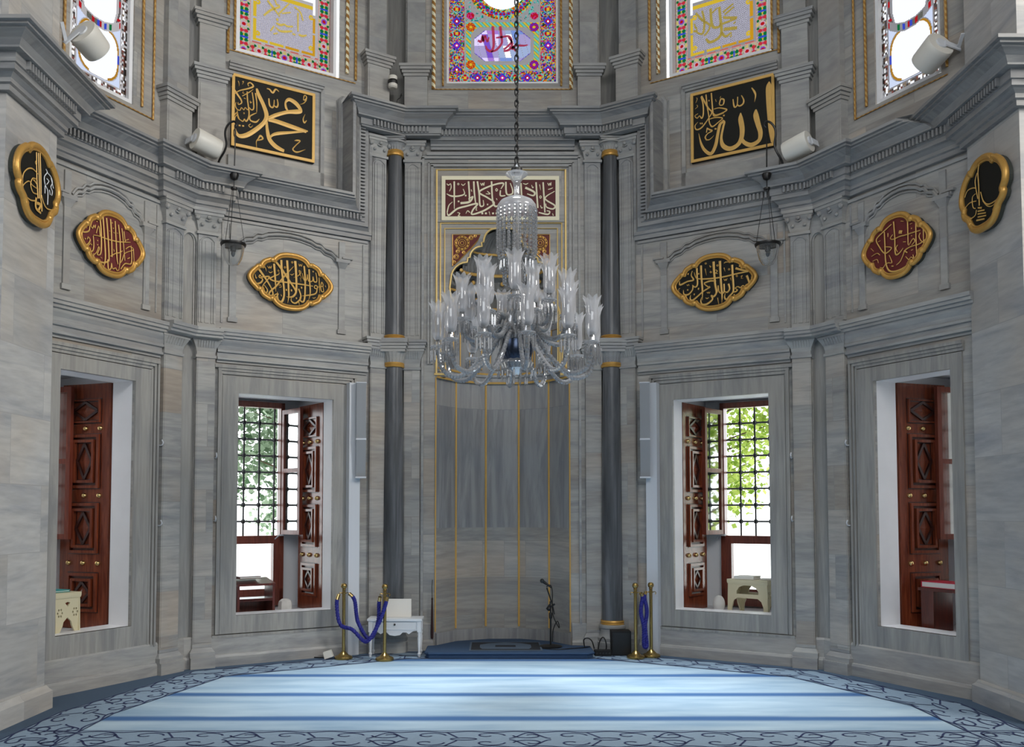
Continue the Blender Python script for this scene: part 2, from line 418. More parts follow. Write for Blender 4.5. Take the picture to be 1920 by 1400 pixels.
def carpet():
    m, nt, p = mat('blue carpet with row lines'); N = nt.nodes.new; L = nt.links.new
    tc = N('ShaderNodeTexCoord'); sp = N('ShaderNodeSeparateXYZ'); L(tc.outputs['Object'], sp.inputs[0])
    nz = N('ShaderNodeTexNoise'); nz.inputs['Scale'].default_value = 1.6; nz.inputs['Detail'].default_value = 6
    mp = N('ShaderNodeMapping'); mp.inputs['Scale'].default_value = (0.7, 3.0, 1); L(tc.outputs['Object'], mp.inputs[0]); L(mp.outputs[0], nz.inputs['Vector'])
    c1 = N('ShaderNodeValToRGB'); c1.color_ramp.elements[0].position = 0.3; c1.color_ramp.elements[0].color = rgb(148,176,200); c1.color_ramp.elements[1].position = 0.72; c1.color_ramp.elements[1].color = rgb(186,208,222)
    L(nz.outputs['Fac'], c1.inputs[0])
    a = N('ShaderNodeMath'); a.operation = 'MULTIPLY_ADD'; a.inputs[1].default_value = 1/0.96; a.inputs[2].default_value = -7.38/0.96 + 20.5
    wob = N('ShaderNodeMath'); wob.operation = 'MULTIPLY_ADD'; wob.inputs[1].default_value = 0.06; L(nz.outputs['Fac'], wob.inputs[0]); L(sp.outputs['Y'], wob.inputs[2])
    L(wob.outputs[0], a.inputs[0])
    fr = N('ShaderNodeMath'); fr.operation = 'FRACT'; L(a.outputs[0], fr.inputs[0])
    su = N('ShaderNodeMath'); su.operation = 'SUBTRACT'; su.inputs[1].default_value = 0.5; L(fr.outputs[0], su.inputs[0])
    ab = N('ShaderNodeMath'); ab.operation = 'ABSOLUTE'; L(su.outputs[0], ab.inputs[0])
    mr = N('ShaderNodeMapRange'); mr.interpolation_type = 'SMOOTHSTEP'; mr.inputs[1].default_value = 0.03; mr.inputs[2].default_value = 0.13; mr.inputs[3].default_value = 1; mr.inputs[4].default_value = 0
    L(ab.outputs[0], mr.inputs[0])
    mx = N('ShaderNodeMix'); mx.data_type = 'RGBA'; mx.inputs[7].default_value = rgb(78,114,162)
    L(mr.outputs[0], mx.inputs[0]); L(c1.outputs[0], mx.inputs[6]); L(mx.outputs[2], p.inputs['Base Color'])
    p.inputs['Roughness'].default_value = 0.95; p.inputs['Specular IOR Level'].default_value = 0.1
    b = N('ShaderNodeBump'); b.inputs['Strength'].default_value = 0.3; b.inputs['Distance'].default_value = 0.006
    n2 = N('ShaderNodeTexNoise'); n2.inputs['Scale'].default_value = 260; L(tc.outputs['Object'], n2.inputs['Vector']); L(n2.outputs['Fac'], b.inputs['Height']); L(b.outputs[0], p.inputs['Normal'])
    return m
M_CARPET = carpet()
M_CBORDER = plain('grey blue carpet border', rgb(142,164,184), 0.95, bump=0.3, bscale=260, var=0.14)
M_CEDGE = plain('slate blue carpet edge', rgb(72,92,114), 0.95, bump=0.3, bscale=260, var=0.12)
# lettering digitised in wall coordinates (mm): x, z, stroke width
STROKES={
 'muhammad':[[-1797,6401,22,-1775,6337,42,-1717,6229,45,-1681,6123,49,-1706,6039,44,-1791,5940,48,-1902,5846,50,-1987,5818,41,-2030,5869,24,-2041,5952,13,-2032,6023,9,-2003,6056,7],[-1663,6084,44,-1575,6148,42,-1442,6215,40,-1325,6248,52,-1280,6272,39,-1335,6339,50,-1417,6368,41,-1461,6326,22,-1456,6265,27,-1429,6227,18],[-1662,6079,44,-1557,6078,49,-1377,6057,50,-1213,6041,36],[-1195,6051,18,-1377,5995,27,-1537,5947,37,-1608,5912,29,-1632,5879,16],[-1680,6054,26,-1670,5951,37,-1642,5852,49,-1571,5788,51,-1473,5757,35],[-1682,6430,12,-1649,6428,18,-1613,6399,21,-1579,6448,18,-1541,6429,9],[-1657,6322,16,-1647,6246,19,-1616,6227,18,-1599,6257,13,-1595,6320,11],[-1599,6257,12,-1567,6243,18,-1550,6278,16,-1560,6337,11],[-1249,6432,12,-1236,6462,12,-1213,6450,12,-1222,6416,18,-1249,6405,11,-1247,6432,9],[-1215,6413,13,-1244,6370,11,-1290,6341,4],[-1229,6239,5,-1251,6180,13,-1237,6139,18,-1210,6172,9],[-1353,5903,5,-1321,5914,18,-1285,5913,13,-1339,5848,11,-1370,5797,16,-1320,5776,18,-1220,5829,4],[-1789,5724,5,-1794,5792,10,-1773,5832,13,-1747,5872,22,-1721,5843,17,-1781,5811,12],[-2074,6357,17,-2010,6278,21,-1971,6228,17,-1966,6194,13,-2000,6169,10,-2004,6193,7],[-2052,6268,5,-1994,6326,12,-1892,6377,16,-1836,6417,19,-1867,6449,16,-1897,6432,12,-1888,6403,9],[-1959,6274,10,-1883,6336,11,-1836,6383,5],[-1904,6339,14,-1899,6245,15,-1880,6111,15,-1887,6040,16,-1913,5999,16,-1930,6021,11,-1947,5991,13,-1972,5998,12,-1998,6014,11,-2020,6069,6],[-1848,6345,13,-1834,6261,14,-1829,6167,14,-1854,6143,13,-1880,6163,10,-1897,6133,11,-1923,6153,9,-1940,6123,11,-1966,6142,9,-1982,6108,11,-2016,6113,12,-2034,6152,11,-2026,6188,6],[-1810,6346,16,-1795,6245,13,-1794,6131,8],[-1763,6060,6,-1801,6017,19,-1861,6020,17,-1871,6061,13,-1837,6095,14,-1794,6123,7],[-2012,6097,8,-2003,6047,10,-1985,6000,11],[-2057,6009,8,-2032,6057,12,-2011,6080,8],[-1995,5933,17,-1973,5938,17],[-1956,5937,17,-1934,5942,17],[-1861,5981,9,-1882,5959,10,-1860,5942,10,-1835,5970,4],[-1869,6242,8,-1864,6219,11,-1851,6235,7],[-1940,6257,9,-1920,6253,9],[-1944,6083,7,-1935,6093,7,-1932,6081,7,-1943,6077,7],[-2051,6182,4,-2056,6220,8,-2043,6227,9],[-2059,6439,5,-2064,6416,9,-2046,6416,9],[-2005,6435,9,-1995,6403,8,-1996,6375,3],[-1961,6438,8,-1946,6442,9,-1961,6403,3],[-1947,6333,4,-1953,6310,9,-1935,6314,5]],
 'allah':[[2012,6425,10,2007,6365,62,2005,6219,58,2011,6045,51,2019,5871,39,2028,5732,10],[1861,6146,16,1860,6081,59,1884,5971,55,1908,5871,50,1890,5788,43,1804,5755,50,1728,5798,42,1694,5858,31],[1689,6148,10,1688,6078,54,1704,5960,56,1694,5858,51,1650,5789,47,1562,5764,51,1484,5816,48,1463,5909,30,1486,6028,25,1500,6086,25,1478,6109,21],[1496,6096,25,1451,6071,34,1423,5962,35,1395,5836,40,1341,5754,39,1269,5809,34,1225,5900,23,1199,6022,4],[1604,6326,11,1612,6254,18,1629,6228,16,1651,6253,12,1657,6340,12],[1651,6253,12,1677,6230,16,1716,6246,19,1725,6288,16,1700,6347,10],[1817,6405,10,1846,6354,22,1859,6307,17,1845,6232,3],[1445,6312,13,1464,6361,16,1499,6344,19,1489,6293,14,1454,6294,12,1444,6322,11],[1464,6396,4,1455,6372,8],[1382,6265,11,1445,6264,12,1528,6226,18,1497,6202,14,1408,6188,18,1373,6214,14],[1353,6460,16,1361,6333,16,1373,6205,18,1408,6183,16,1497,6193,11],[1323,6159,11,1399,6163,14,1479,6136,14,1434,6102,12,1362,6065,18,1327,6118,14,1319,6209,14,1302,6320,14,1290,6458,14],[1236,6453,20,1311,6300,18,1355,6236,14,1318,6173,12,1236,6085,18,1172,6073,16,1155,6122,11,1191,6158,5],[1231,6445,16,1253,6359,16,1256,6242,16,1237,6192,16,1210,6226,11,1183,6205,12,1156,6238,11,1193,6257,7],[1280,5932,12,1325,5922,12,1379,5959,4],[1295,6063,16,1326,6038,18,1357,6017,16,1307,5997,12,1275,5960,16,1297,5919,12],[1299,6062,12,1290,6010,12],[1167,6389,4,1185,6430,8,1176,6450,7],[1157,6319,4,1189,6339,8,1180,6363,7],[1488,6165,18,1507,6160,18],[1387,6033,18,1410,6028,18],[1217,6143,13,1224,6124,11],[1237,6139,13,1244,6119,11],[1401,6376,8,1410,6343,7],[1325,6386,11,1325,6368,11]],
 'oval_left':[[-1500,4492,19,-1493,4373,18,-1471,4217,16,-1464,4092,16,-1489,4019,19,-1527,4027,14,-1541,4082,10,-1541,4126,4],[-1433,4496,19,-1421,4351,18,-1413,4193,16,-1409,4099,14,-1421,4008,3],[-1338,4503,22,-1327,4377,19,-1321,4174,17,-1353,4099,17,-1405,4080,10,-1438,4082,4],[-1558,4458,18,-1493,4385,18,-1420,4288,16,-1341,4184,15,-1328,4141,10],[-1357,4437,5,-1460,4314,13,-1561,4180,15,-1599,4144,14,-1636,4095,14,-1623,4071,13,-1592,4088,13,-1612,4154,11,-1676,4252,16,-1753,4348,19],[-1583,4436,18,-1568,4267,15,-1560,4123,5],[-1524,4349,5,-1531,4323,9,-1594,4289,11,-1626,4259,14,-1574,4241,13,-1459,4244,13,-1263,4245,13,-1124,4242,8],[-1232,4461,15,-1218,4316,15,-1219,4123,14,-1235,4051,15,-1268,4053,13,-1281,4096,5],[-1295,4190,13,-1268,4117,13,-1281,4064,13,-1333,4019,14,-1379,4039,11,-1379,4083,4],[-1172,4431,14,-1164,4291,13,-1156,4163,12,-1175,4071,3],[-1254,4375,5,-1237,4313,10,-1217,4290,10,-1198,4318,9,-1192,4371,6,-1177,4295,10,-1131,4302,10,-1125,4354,8,-1111,4298,12,-1077,4309,10,-1092,4404,8],[-1051,4352,9,-1047,4261,9,-1042,4171,4],[-1076,4206,9,-1070,4245,10,-1097,4255,9,-1107,4224,9,-1076,4212,10,-1096,4158,12,-1196,4126,12,-1255,4112,3],[-1063,4240,6,-1003,4261,8,-1017,4304,9,-1030,4251,9,-1022,4200,10,-995,4197,9,-1003,4254,6],[-1826,4232,4,-1832,4194,11,-1776,4183,15,-1726,4208,14,-1714,4247,11,-1752,4261,10,-1740,4287,10,-1720,4268,10,-1639,4283,13,-1657,4243,10,-1707,4173,9,-1700,4112,12,-1668,4097,13,-1656,4130,10,-1694,4181,7],[-1585,4057,14,-1559,4054,13,-1534,4102,11,-1573,4084,9,-1585,4057,9],[-1659,4399,6,-1640,4377,8,-1634,4400,6,-1621,4380,8,-1611,4409,5],[-1694,4391,8,-1678,4365,8,-1671,4335,3],[-1646,4341,5,-1626,4328,9,-1598,4345,5],[-1298,4477,5,-1288,4450,8,-1279,4474,6,-1265,4453,8,-1256,4484,5],[-1467,4411,6,-1458,4422,6,-1448,4414,6,-1457,4403,6,-1467,4411,6],[-1384,4481,6,-1374,4492,6,-1364,4484,6,-1374,4473,6,-1384,4481,6],[-1544,4362,5,-1534,4373,5,-1525,4365,5,-1534,4354,5,-1544,4362,5],[-1526,4191,6,-1510,4209,6,-1497,4185,6,-1522,4176,6],[-1395,4345,6,-1376,4338,9,-1350,4358,5],[-1356,4309,3,-1297,4343,8,-1271,4385,8,-1291,4402,8,-1287,4376,8,-1254,4311,3],[-1446,4157,16,-1431,4159,16],[-1387,4159,17,-1371,4161,17],[-1269,4206,17,-1253,4208,17],[-1502,4099,6,-1492,4079,9],[-1327,4077,14,-1313,4079,14],[-1751,4161,6,-1741,4144,8],[-1132,4411,13,-1117,4413,13],[-1129,4109,6,-1112,4104,8,-1089,4117,5],[-976,4271,5,-969,4252,8],[-1290,4037,8,-1284,4000,3],[-1277,4320,6,-1267,4270,3],[-1796,4286,5,-1786,4244,9,-1777,4257,4]],
 'oval_right':[[1218,4470,19,1220,4347,17,1231,4186,15,1230,4064,3],[1365,4493,22,1370,4371,19,1381,4229,18,1393,4133,16,1360,4092,17,1334,4108,13,1347,4062,15,1288,4018,17,1229,4019,14,1210,4060,12,1223,4103,4],[1439,4489,22,1443,4348,19,1451,4188,18,1459,4092,14,1455,4004,3],[1578,4424,19,1583,4297,18,1590,4170,16,1583,4114,14,1545,4075,15,1513,4041,16,1488,4063,13,1495,4113,5],[1583,4114,9,1615,4116,13,1634,4133,10,1609,4155,9,1641,4169,10,1666,4154,11,1697,4174,10,1716,4159,11,1741,4181,10,1772,4177,12,1742,4281,20],[1761,4325,17,1687,4351,16,1618,4380,20],[1749,4324,12,1624,4316,13,1465,4301,13,1304,4304,13,1186,4320,10,1154,4344,9,1135,4404,5],[1168,4445,17,1170,4354,15,1173,4257,14,1146,4229,13,1113,4259,5],[1120,4252,12,1113,4201,12,1066,4155,15,1012,4162,13,1006,4215,5],[1115,4420,8,1101,4370,10,1127,4315,15,1054,4306,13,967,4279,16,960,4325,5],[1251,4260,12,1323,4276,15,1394,4266,10],[1251,4253,9,1303,4208,13,1322,4212,18],[1322,4205,11,1237,4165,13,1171,4116,14,1111,4079,17,1085,4101,13,1092,4146,5],[1483,4222,13,1482,4134,14,1456,4118,13,1425,4141,10,1419,4212,6],[1534,4215,16,1546,4157,14,1520,4122,14,1489,4133,9],[1413,4212,8,1406,4144,10,1386,4121,8],[1266,4424,9,1282,4345,3],[1486,4405,9,1498,4359,3],[1408,4073,9,1420,3996,3],[1321,4378,6,1331,4386,6,1341,4375,6,1331,4367,6,1321,4378,6],[1264,4486,6,1274,4494,6,1283,4483,6,1273,4475,6,1264,4486,6],[1399,4443,6,1409,4451,6,1419,4441,6,1409,4432,6,1399,4443,6],[1533,4380,6,1543,4388,6,1552,4377,6,1542,4369,6,1533,4380,6],[1620,4292,6,1630,4300,6,1639,4289,6,1630,4281,6,1620,4292,6],[1486,4456,6,1505,4466,10,1537,4461,5],[1481,4279,5,1493,4257,7,1503,4276,5,1510,4255,7,1521,4280,5],[1057,4393,16,1072,4391,16],[1183,4378,14,1198,4376,14],[1179,4205,18,1194,4203,18],[1129,4147,15,1143,4146,15],[1656,4400,14,1670,4398,14],[1269,4091,6,1285,4079,10,1308,4089,5],[1050,4209,13,1066,4207,13],[1589,4082,8,1602,4087,8,1592,4066,3],[1665,4097,8,1690,4119,3],[1319,4455,5,1328,4435,9,1337,4443,4],[1791,4262,4,1797,4226,9,1809,4231,4],[1673,4278,5,1692,4288,6,1679,4258,6,1704,4255,3],[1557,4281,6,1563,4249,3],[1283,4153,5,1296,4139,7,1302,4154,5,1312,4137,7,1322,4154,4],[952,4196,3,949,4229,6,966,4240,6],[1389,4394,8,1408,4378,8,1389,4356,8,1414,4349,6],[1047,4271,5,1057,4257,7,1067,4272,5,1077,4254,6]],
 'red_left':[[-1215,4459,11,-1198,4335,11,-1191,4189,11,-1199,4105,9,-1237,4092,8,-1214,4148,7,-1222,4169,7,-1241,4117,7,-1268,4081,6],[-1180,4473,12,-1162,4315,11,-1142,4084,11,-1168,3966,3],[-1138,4470,11,-1120,4327,11,-1100,4095,11,-1113,4056,11,-1169,4030,12,-1267,4041,12,-1275,4091,6],[-1091,4472,11,-1077,4339,11,-1065,4110,9],[-1037,4470,10,-1022,4295,10,-1007,4119,10,-994,4056,6],[-996,4446,10,-975,4308,10,-967,4129,10,-982,3999,3],[-955,4421,8,-938,4318,8,-911,4113,6],[-929,4399,8,-912,4301,6],[-1218,4276,6,-1175,4270,8,-1090,4270,9,-989,4280,10,-848,4312,6],[-1429,4269,5,-1389,4263,11,-1335,4290,10,-1323,4346,7,-1295,4325,8,-1282,4358,7,-1268,4338,8,-1262,4369,6],[-1253,4290,7,-1227,4368,7,-1209,4279,8,-1231,4272,7,-1287,4263,6],[-1415,4222,4,-1406,4161,10,-1359,4150,10,-1319,4202,9,-1341,4231,7,-1350,4205,6],[-1286,4257,7,-1277,4166,9,-1290,4111,10,-1344,4091,9,-1358,4122,8,-1312,4180,5],[-1114,4074,9,-1105,3987,11,-1076,3994,8,-1070,4049,7,-1055,3999,8,-1019,4014,8,-1004,3994,8,-978,4006,5],[-1086,4111,8,-1022,4157,8,-979,4174,8,-943,4202,6],[-960,4016,8,-910,4083,9,-836,4102,9,-830,4194,8,-840,4283,5],[-906,4229,7,-855,4267,8,-809,4249,7,-913,4185,7,-941,4118,8,-962,4079,7],[-882,4139,7,-852,4158,7],[-809,4255,7,-799,4135,5],[-912,4313,6,-871,4336,7],[-1380,4202,10,-1368,4206,10],[-1312,4163,5,-1301,4172,5,-1298,4161,5],[-1243,4222,9,-1232,4225,9],[-1242,4182,9,-1231,4185,9],[-1255,4400,5,-1245,4409,5,-1245,4399,5],[-1316,4063,9,-1304,4066,9],[-1199,4076,5,-1181,4069,6],[-1078,4440,9,-1067,4443,9],[-1103,4359,5,-1096,4352,6],[-1052,4358,5,-1045,4348,7],[-1011,4364,5,-1002,4357,7],[-1207,3992,5,-1203,3963,6],[-1048,4192,5,-1041,4170,7],[-1383,4314,7,-1360,4312,7],[-1064,4391,8,-1053,4394,8],[-1441,4214,4,-1433,4194,6]],
 'red_right':[[1028,4467,11,1038,4314,11,1041,4152,12,1083,4141,11,1133,4181,4],[1187,4438,11,1188,4308,9,1188,4196,5],[1278,4382,10,1277,4225,9,1280,4061,4],[1359,4312,9,1358,4145,4],[918,4396,10,922,4261,11,926,4109,12,952,4018,13,1008,3981,13,1100,3982,11,1176,4005,11,1170,4024,8,1190,4007,7],[1006,4449,8,904,4400,10,822,4349,10,849,4275,10,920,4183,11,1000,4217,8,915,4251,6],[1326,4298,7,1218,4300,8,1156,4299,8,1101,4303,8,1016,4296,8,988,4316,7,1017,4344,5],[1409,4212,8,1316,4173,9,1215,4171,9,1153,4152,11,1179,4122,8],[1195,4188,7,1244,4240,8,1263,4211,7,1229,4185,6],[1325,4275,6,1311,4239,8,1343,4184,7,1389,4171,5],[1146,4154,8,1131,4117,8,1095,4061,8,1052,4036,6],[1158,4092,5,1191,4054,8,1219,4071,6,1246,4046,8,1240,4089,5],[1071,4228,8,1049,4198,8,1069,4157,5],[970,4152,6,1000,4073,7,954,4081,7,932,4072,5],[759,4194,5,826,4208,7,862,4180,5],[772,4142,5,824,4147,6,842,4106,4],[859,4059,6,895,4047,7,925,4079,4],[753,4276,5,789,4236,5],[1088,4348,24,1126,4337,24],[1112,4448,7,1146,4435,5],[1227,4338,8,1233,4348,6],[1226,4274,8,1236,4271,8],[1134,4240,7,1165,4232,5],[996,4038,10,1020,4032,8],[1221,4135,6,1245,4137,5],[1321,4103,8,1333,4099,8],[843,4319,6,873,4323,5],[1214,4389,6,1241,4390,4],[961,4372,7,960,4336,4]],
 'tughra_left':[[-478,4561,8,-463,4364,8,-438,4195,8],[-449,4567,7,-426,4378,7,-415,4203,7],[-421,4578,7,-400,4388,7,-389,4212,7],[-469,4499,5,-493,4472,5,-467,4452,5],[-447,4394,7,-528,4405,9,-606,4375,9,-670,4310,9,-677,4226,9,-640,4158,9,-550,4143,9,-460,4169,8],[-696,4184,6,-644,4244,7,-579,4285,7,-522,4271,8,-441,4271,6],[-451,4226,7,-520,4219,8,-556,4270,8,-525,4329,8,-456,4343,7],[-524,4318,8,-490,4319,11,-466,4304,7],[-461,4192,18,-470,4142,20,-457,4105,19,-386,4093,14],[-391,4211,15,-371,4158,15,-369,4110,12],[-459,4151,18,-389,4158,20,-422,4104,18],[-381,4244,7,-343,4192,9,-281,4164,9,-171,4188,7]],
 'flower_left':[[-323,4484,7,-297,4463,8,-341,4410,8,-329,4354,8,-285,4321,8,-277,4282,8,-279,4198,6],[-297,4463,7,-235,4450,8,-206,4411,7,-231,4365,8,-205,4338,7,-213,4298,5],[-328,4342,7,-327,4276,5],[-307,4411,7,-267,4401,7,-304,4357,6],[-254,4332,7,-238,4295,5],[-235,4444,6,-188,4369,5]],
 'tughra_right':[[325,4631,7,300,4558,11,306,4448,13,308,4268,14],[289,4562,8,252,4492,9,289,4334,11],[272,4430,8,217,4456,8,126,4465,8,78,4421,6],[267,4324,8,155,4345,8,73,4318,8,71,4264,8,149,4208,9,239,4208,8,263,4248,8],[259,4393,6,202,4377,7,209,4290,8,253,4263,7],[335,4378,8,374,4287,10,447,4233,10,561,4228,9,664,4254,7],[364,4291,6,436,4222,7,519,4202,6,623,4240,4],[286,4258,9,350,4236,13],[284,4229,9,392,4204,10],[283,4205,9,412,4174,9],[282,4179,9,416,4149,9],[259,4157,12,389,4129,10]],
 'mihrab_panel':[[-685,5547,9,-625,5519,20,-538,5519,20,-467,5547,15,-484,5608,9],[-593,5702,20,-592,5525,18,-592,5359,9],[-634,5668,9,-631,5624,12,-652,5578,10],[-685,5674,9,-663,5655,12,-636,5677,8],[-505,5671,9,-484,5652,12,-456,5677,8],[-554,5668,8,-544,5680,8,-533,5668,8,-544,5657,8,-554,5668,8],[-418,5702,20,-407,5547,19,-407,5458,15],[-353,5702,20,-347,5569,19,-331,5436,15],[-679,5315,9,-657,5281,22,-559,5359,22,-451,5392,22,-309,5425,22,-363,5348,20,-374,5292,20,-255,5326,22,-157,5381,22,-102,5436,18,-189,5502,20,-287,5569,22,-146,5646,20,7,5680,20,-20,5608,9],[-516,5431,27,-407,5447,27,-364,5513,18,-418,5480,13],[-679,5315,15,-657,5403,13,-612,5447,7],[-309,5702,20,-287,5547,19,-276,5403,20,-233,5403,15,-238,5469,9],[-135,5702,20,-124,5480,20,-91,5392,22,-31,5414,15],[40,5696,20,50,5547,20,116,5547,18,121,5602,15,94,5680,11],[-26,5591,15,-26,5525,18,34,5525,15],[279,5624,29,388,5569,24,377,5525,20,301,5547,11],[410,5691,20,431,5370,20],[497,5691,20,508,5502,19,518,5315,18],[639,5580,9,519,5491,18,638,5403,20,616,5359,20,540,5381,15,529,5425,11],[442,5315,15,551,5292,20,578,5326,15,540,5337,11],[268,5458,15,311,5348,18,355,5315,15],[225,5680,20,241,5370,18],[126,5414,18,159,5326,18],[552,5682,9,568,5652,12,579,5680,9,590,5652,12,595,5691,8],[-271,5682,9,-255,5652,12,-244,5680,9,-231,5652,12,-224,5691,8],[454,5663,12,467,5591,4],[-260,5304,24,-236,5304,24],[-216,5304,24,-192,5304,24],[-129,5304,24,-105,5304,24],[-86,5304,24,-62,5304,24],[-191,5414,20,-176,5414,20],[-549,5453,20,-529,5453,20],[-462,5525,20,-442,5525,20],[-165,5326,12,-154,5279,4],[-314,5381,9,-325,5348,11,-309,5342,8],[-450,5301,7,-427,5337,12,-401,5312,10],[-554,5315,8,-524,5304,11,-543,5270,12,-516,5273,7],[-189,5580,9,-154,5547,13,-206,5547,9],[-75,5491,11,-67,5467,6],[-86,5596,10,-75,5613,10,-61,5596,10,-75,5580,10,-86,5596,10],[453,5508,10,464,5522,10,477,5508,10,464,5491,10,453,5508,10],[252,5677,9,285,5666,12,314,5680,8],[356,5657,8,369,5622,12,379,5635,7],[464,5403,8,477,5370,12,491,5381,7],[557,5602,9,584,5608,12,617,5622,8],[611,5304,8,621,5276,11],[-385,5602,8,-377,5574,11]],
 'glass_center':[[-120,7714,20,-111,7574,20,-111,7455,18,-140,7395,20,-188,7415,18,-208,7465,10],[-28,7714,20,-13,7584,18,-9,7495,16,-72,7415,16,-140,7386,12],[-305,7535,16,-266,7515,18,-247,7594,14,-237,7515,14,-217,7594,14,-188,7515,14,-169,7574,10],[-81,7565,10,-13,7574,16,84,7584,14,113,7515,16,64,7455,14,16,7415,14],[74,7574,12,123,7495,16,84,7415,18,16,7395,14],[113,7415,18,161,7465,18,268,7465,14,317,7475,8],[123,7455,20,171,7395,18]],
 'glass_left':[[-1631,7550,14,-1562,7485,15,-1483,7405,9],[-1671,7362,12,-1587,7452,15,-1493,7515,14,-1511,7544,9],[-1372,7595,9,-1492,7437,12],[-1458,7448,9,-1353,7492,10],[-1310,7570,12,-1239,7530,12,-1203,7436,9],[-1525,7315,12,-1473,7305,17,-1430,7326,12,-1395,7314,12,-1325,7330,12],[-1533,7262,9,-1481,7234,14,-1412,7245,16,-1334,7272,12],[-1254,7255,14,-1210,7250,16,-1157,7274,10],[-1526,7358,17,-1500,7357,21],[-1592,7201,9,-1550,7274,10],[-1558,7177,10,-1507,7200,10],[-1545,7585,12,-1519,7524,10],[-1266,7513,12,-1263,7287,9],[-1329,7243,12,-1294,7240,12]],
 'glass_right':[[1120,7555,13,1195,7448,15,1288,7355,13,1250,7272,13,1212,7255,9],[1196,7560,13,1223,7420,15,1203,7286,15,1137,7314,11,1128,7382,8],[1300,7557,17,1316,7346,19,1390,7306,17,1418,7345,13],[1402,7545,17,1419,7354,19,1426,7231,19,1379,7170,19,1286,7154,19,1240,7209,13],[1611,7353,18,1474,7393,17,1456,7417,9],[1609,7233,22,1454,7260,22],[1448,7466,13,1568,7532,11],[1466,7433,13,1576,7492,11],[1437,7330,15,1602,7346,13],[1426,7231,17,1472,7171,17,1545,7197,13],[1318,7496,11,1384,7541,9],[1089,7346,13,1127,7326,13],[1100,7428,9,1118,7366,11],[1574,7308,18,1585,7296,18],[1531,7164,18,1545,7155,18]],
}
# ------------------------------------------------------------------ setting: walls
def wbox(mb, s, u0, u1, d0, d1, z0, z1, m=0): mb.box(s*u0, s*u1, -d1, -d0, z0, z1, m)
def rect(s, u0, u1, z0, z1):
    a, b = sorted((s*u0, s*u1)); return [(a, z0), (b, z0), (b, z1), (a, z1)]
WA = dict(u0=.835, u1=1.945, z0=.53, z1=2.96)      # lower window of the diagonal face
WB = dict(u0=.695, u1=1.56, z0=.53, z1=2.96)       # lower window of the side face
UA = dict(u0=.79, u1=2.03, z0=6.80, z1=10.1)       # upper windows
UB = dict(u0=.78, u1=1.53, z0=5.74, z1=10.1)
BEND = {-1: 2.16, 1: 1.873}                        # where the side face meets the pier return

def qarc(P, Q, n=6): return [(P[0]+(Q[0]-P[0])*math.sin(math.pi/2*i/n), P[1]+(Q[1]-P[1])*(1-math.cos(math.pi/2*i/n))) for i in range(n+1)]
cp = lambda x, y: ((x-939)/155.0, 1.65+(960-y)/153.3)
half = [cp(939, 427)] + qarc(cp(926,428), cp(903,454)) + [cp(899,455)] + qarc(cp(900,462), cp(877,483)) + [cp(873,484)] + qarc(cp(872,492), cp(841,524)) + [cp(839,540), cp(841,557), cp(847,565), cp(841,570), cp(834,577), cp(831,586)]
ARCH_L = half                                          # apex -> left springing
AX = -ARCH_L[-1][0]
NH = .815
mb = MB()
outer = [(-1.197,0),(-NH,0),(-NH,3.30),(-AX,3.30)] + ARCH_L[::-1] + [(-x, z) for x, z in ARCH_L[1:]] + [(AX,3.30),(NH,3.30),(NH,0),(1.197,0),(1.197,TOP),(-1.197,TOP)]
mb.plate(outer, [rect(1,-.69,.69,6.94,10.1)], 0, .14, 0)
struct(mb.build('wall_center', M_WALL, None, FC, uvo=(3.3, 0)))
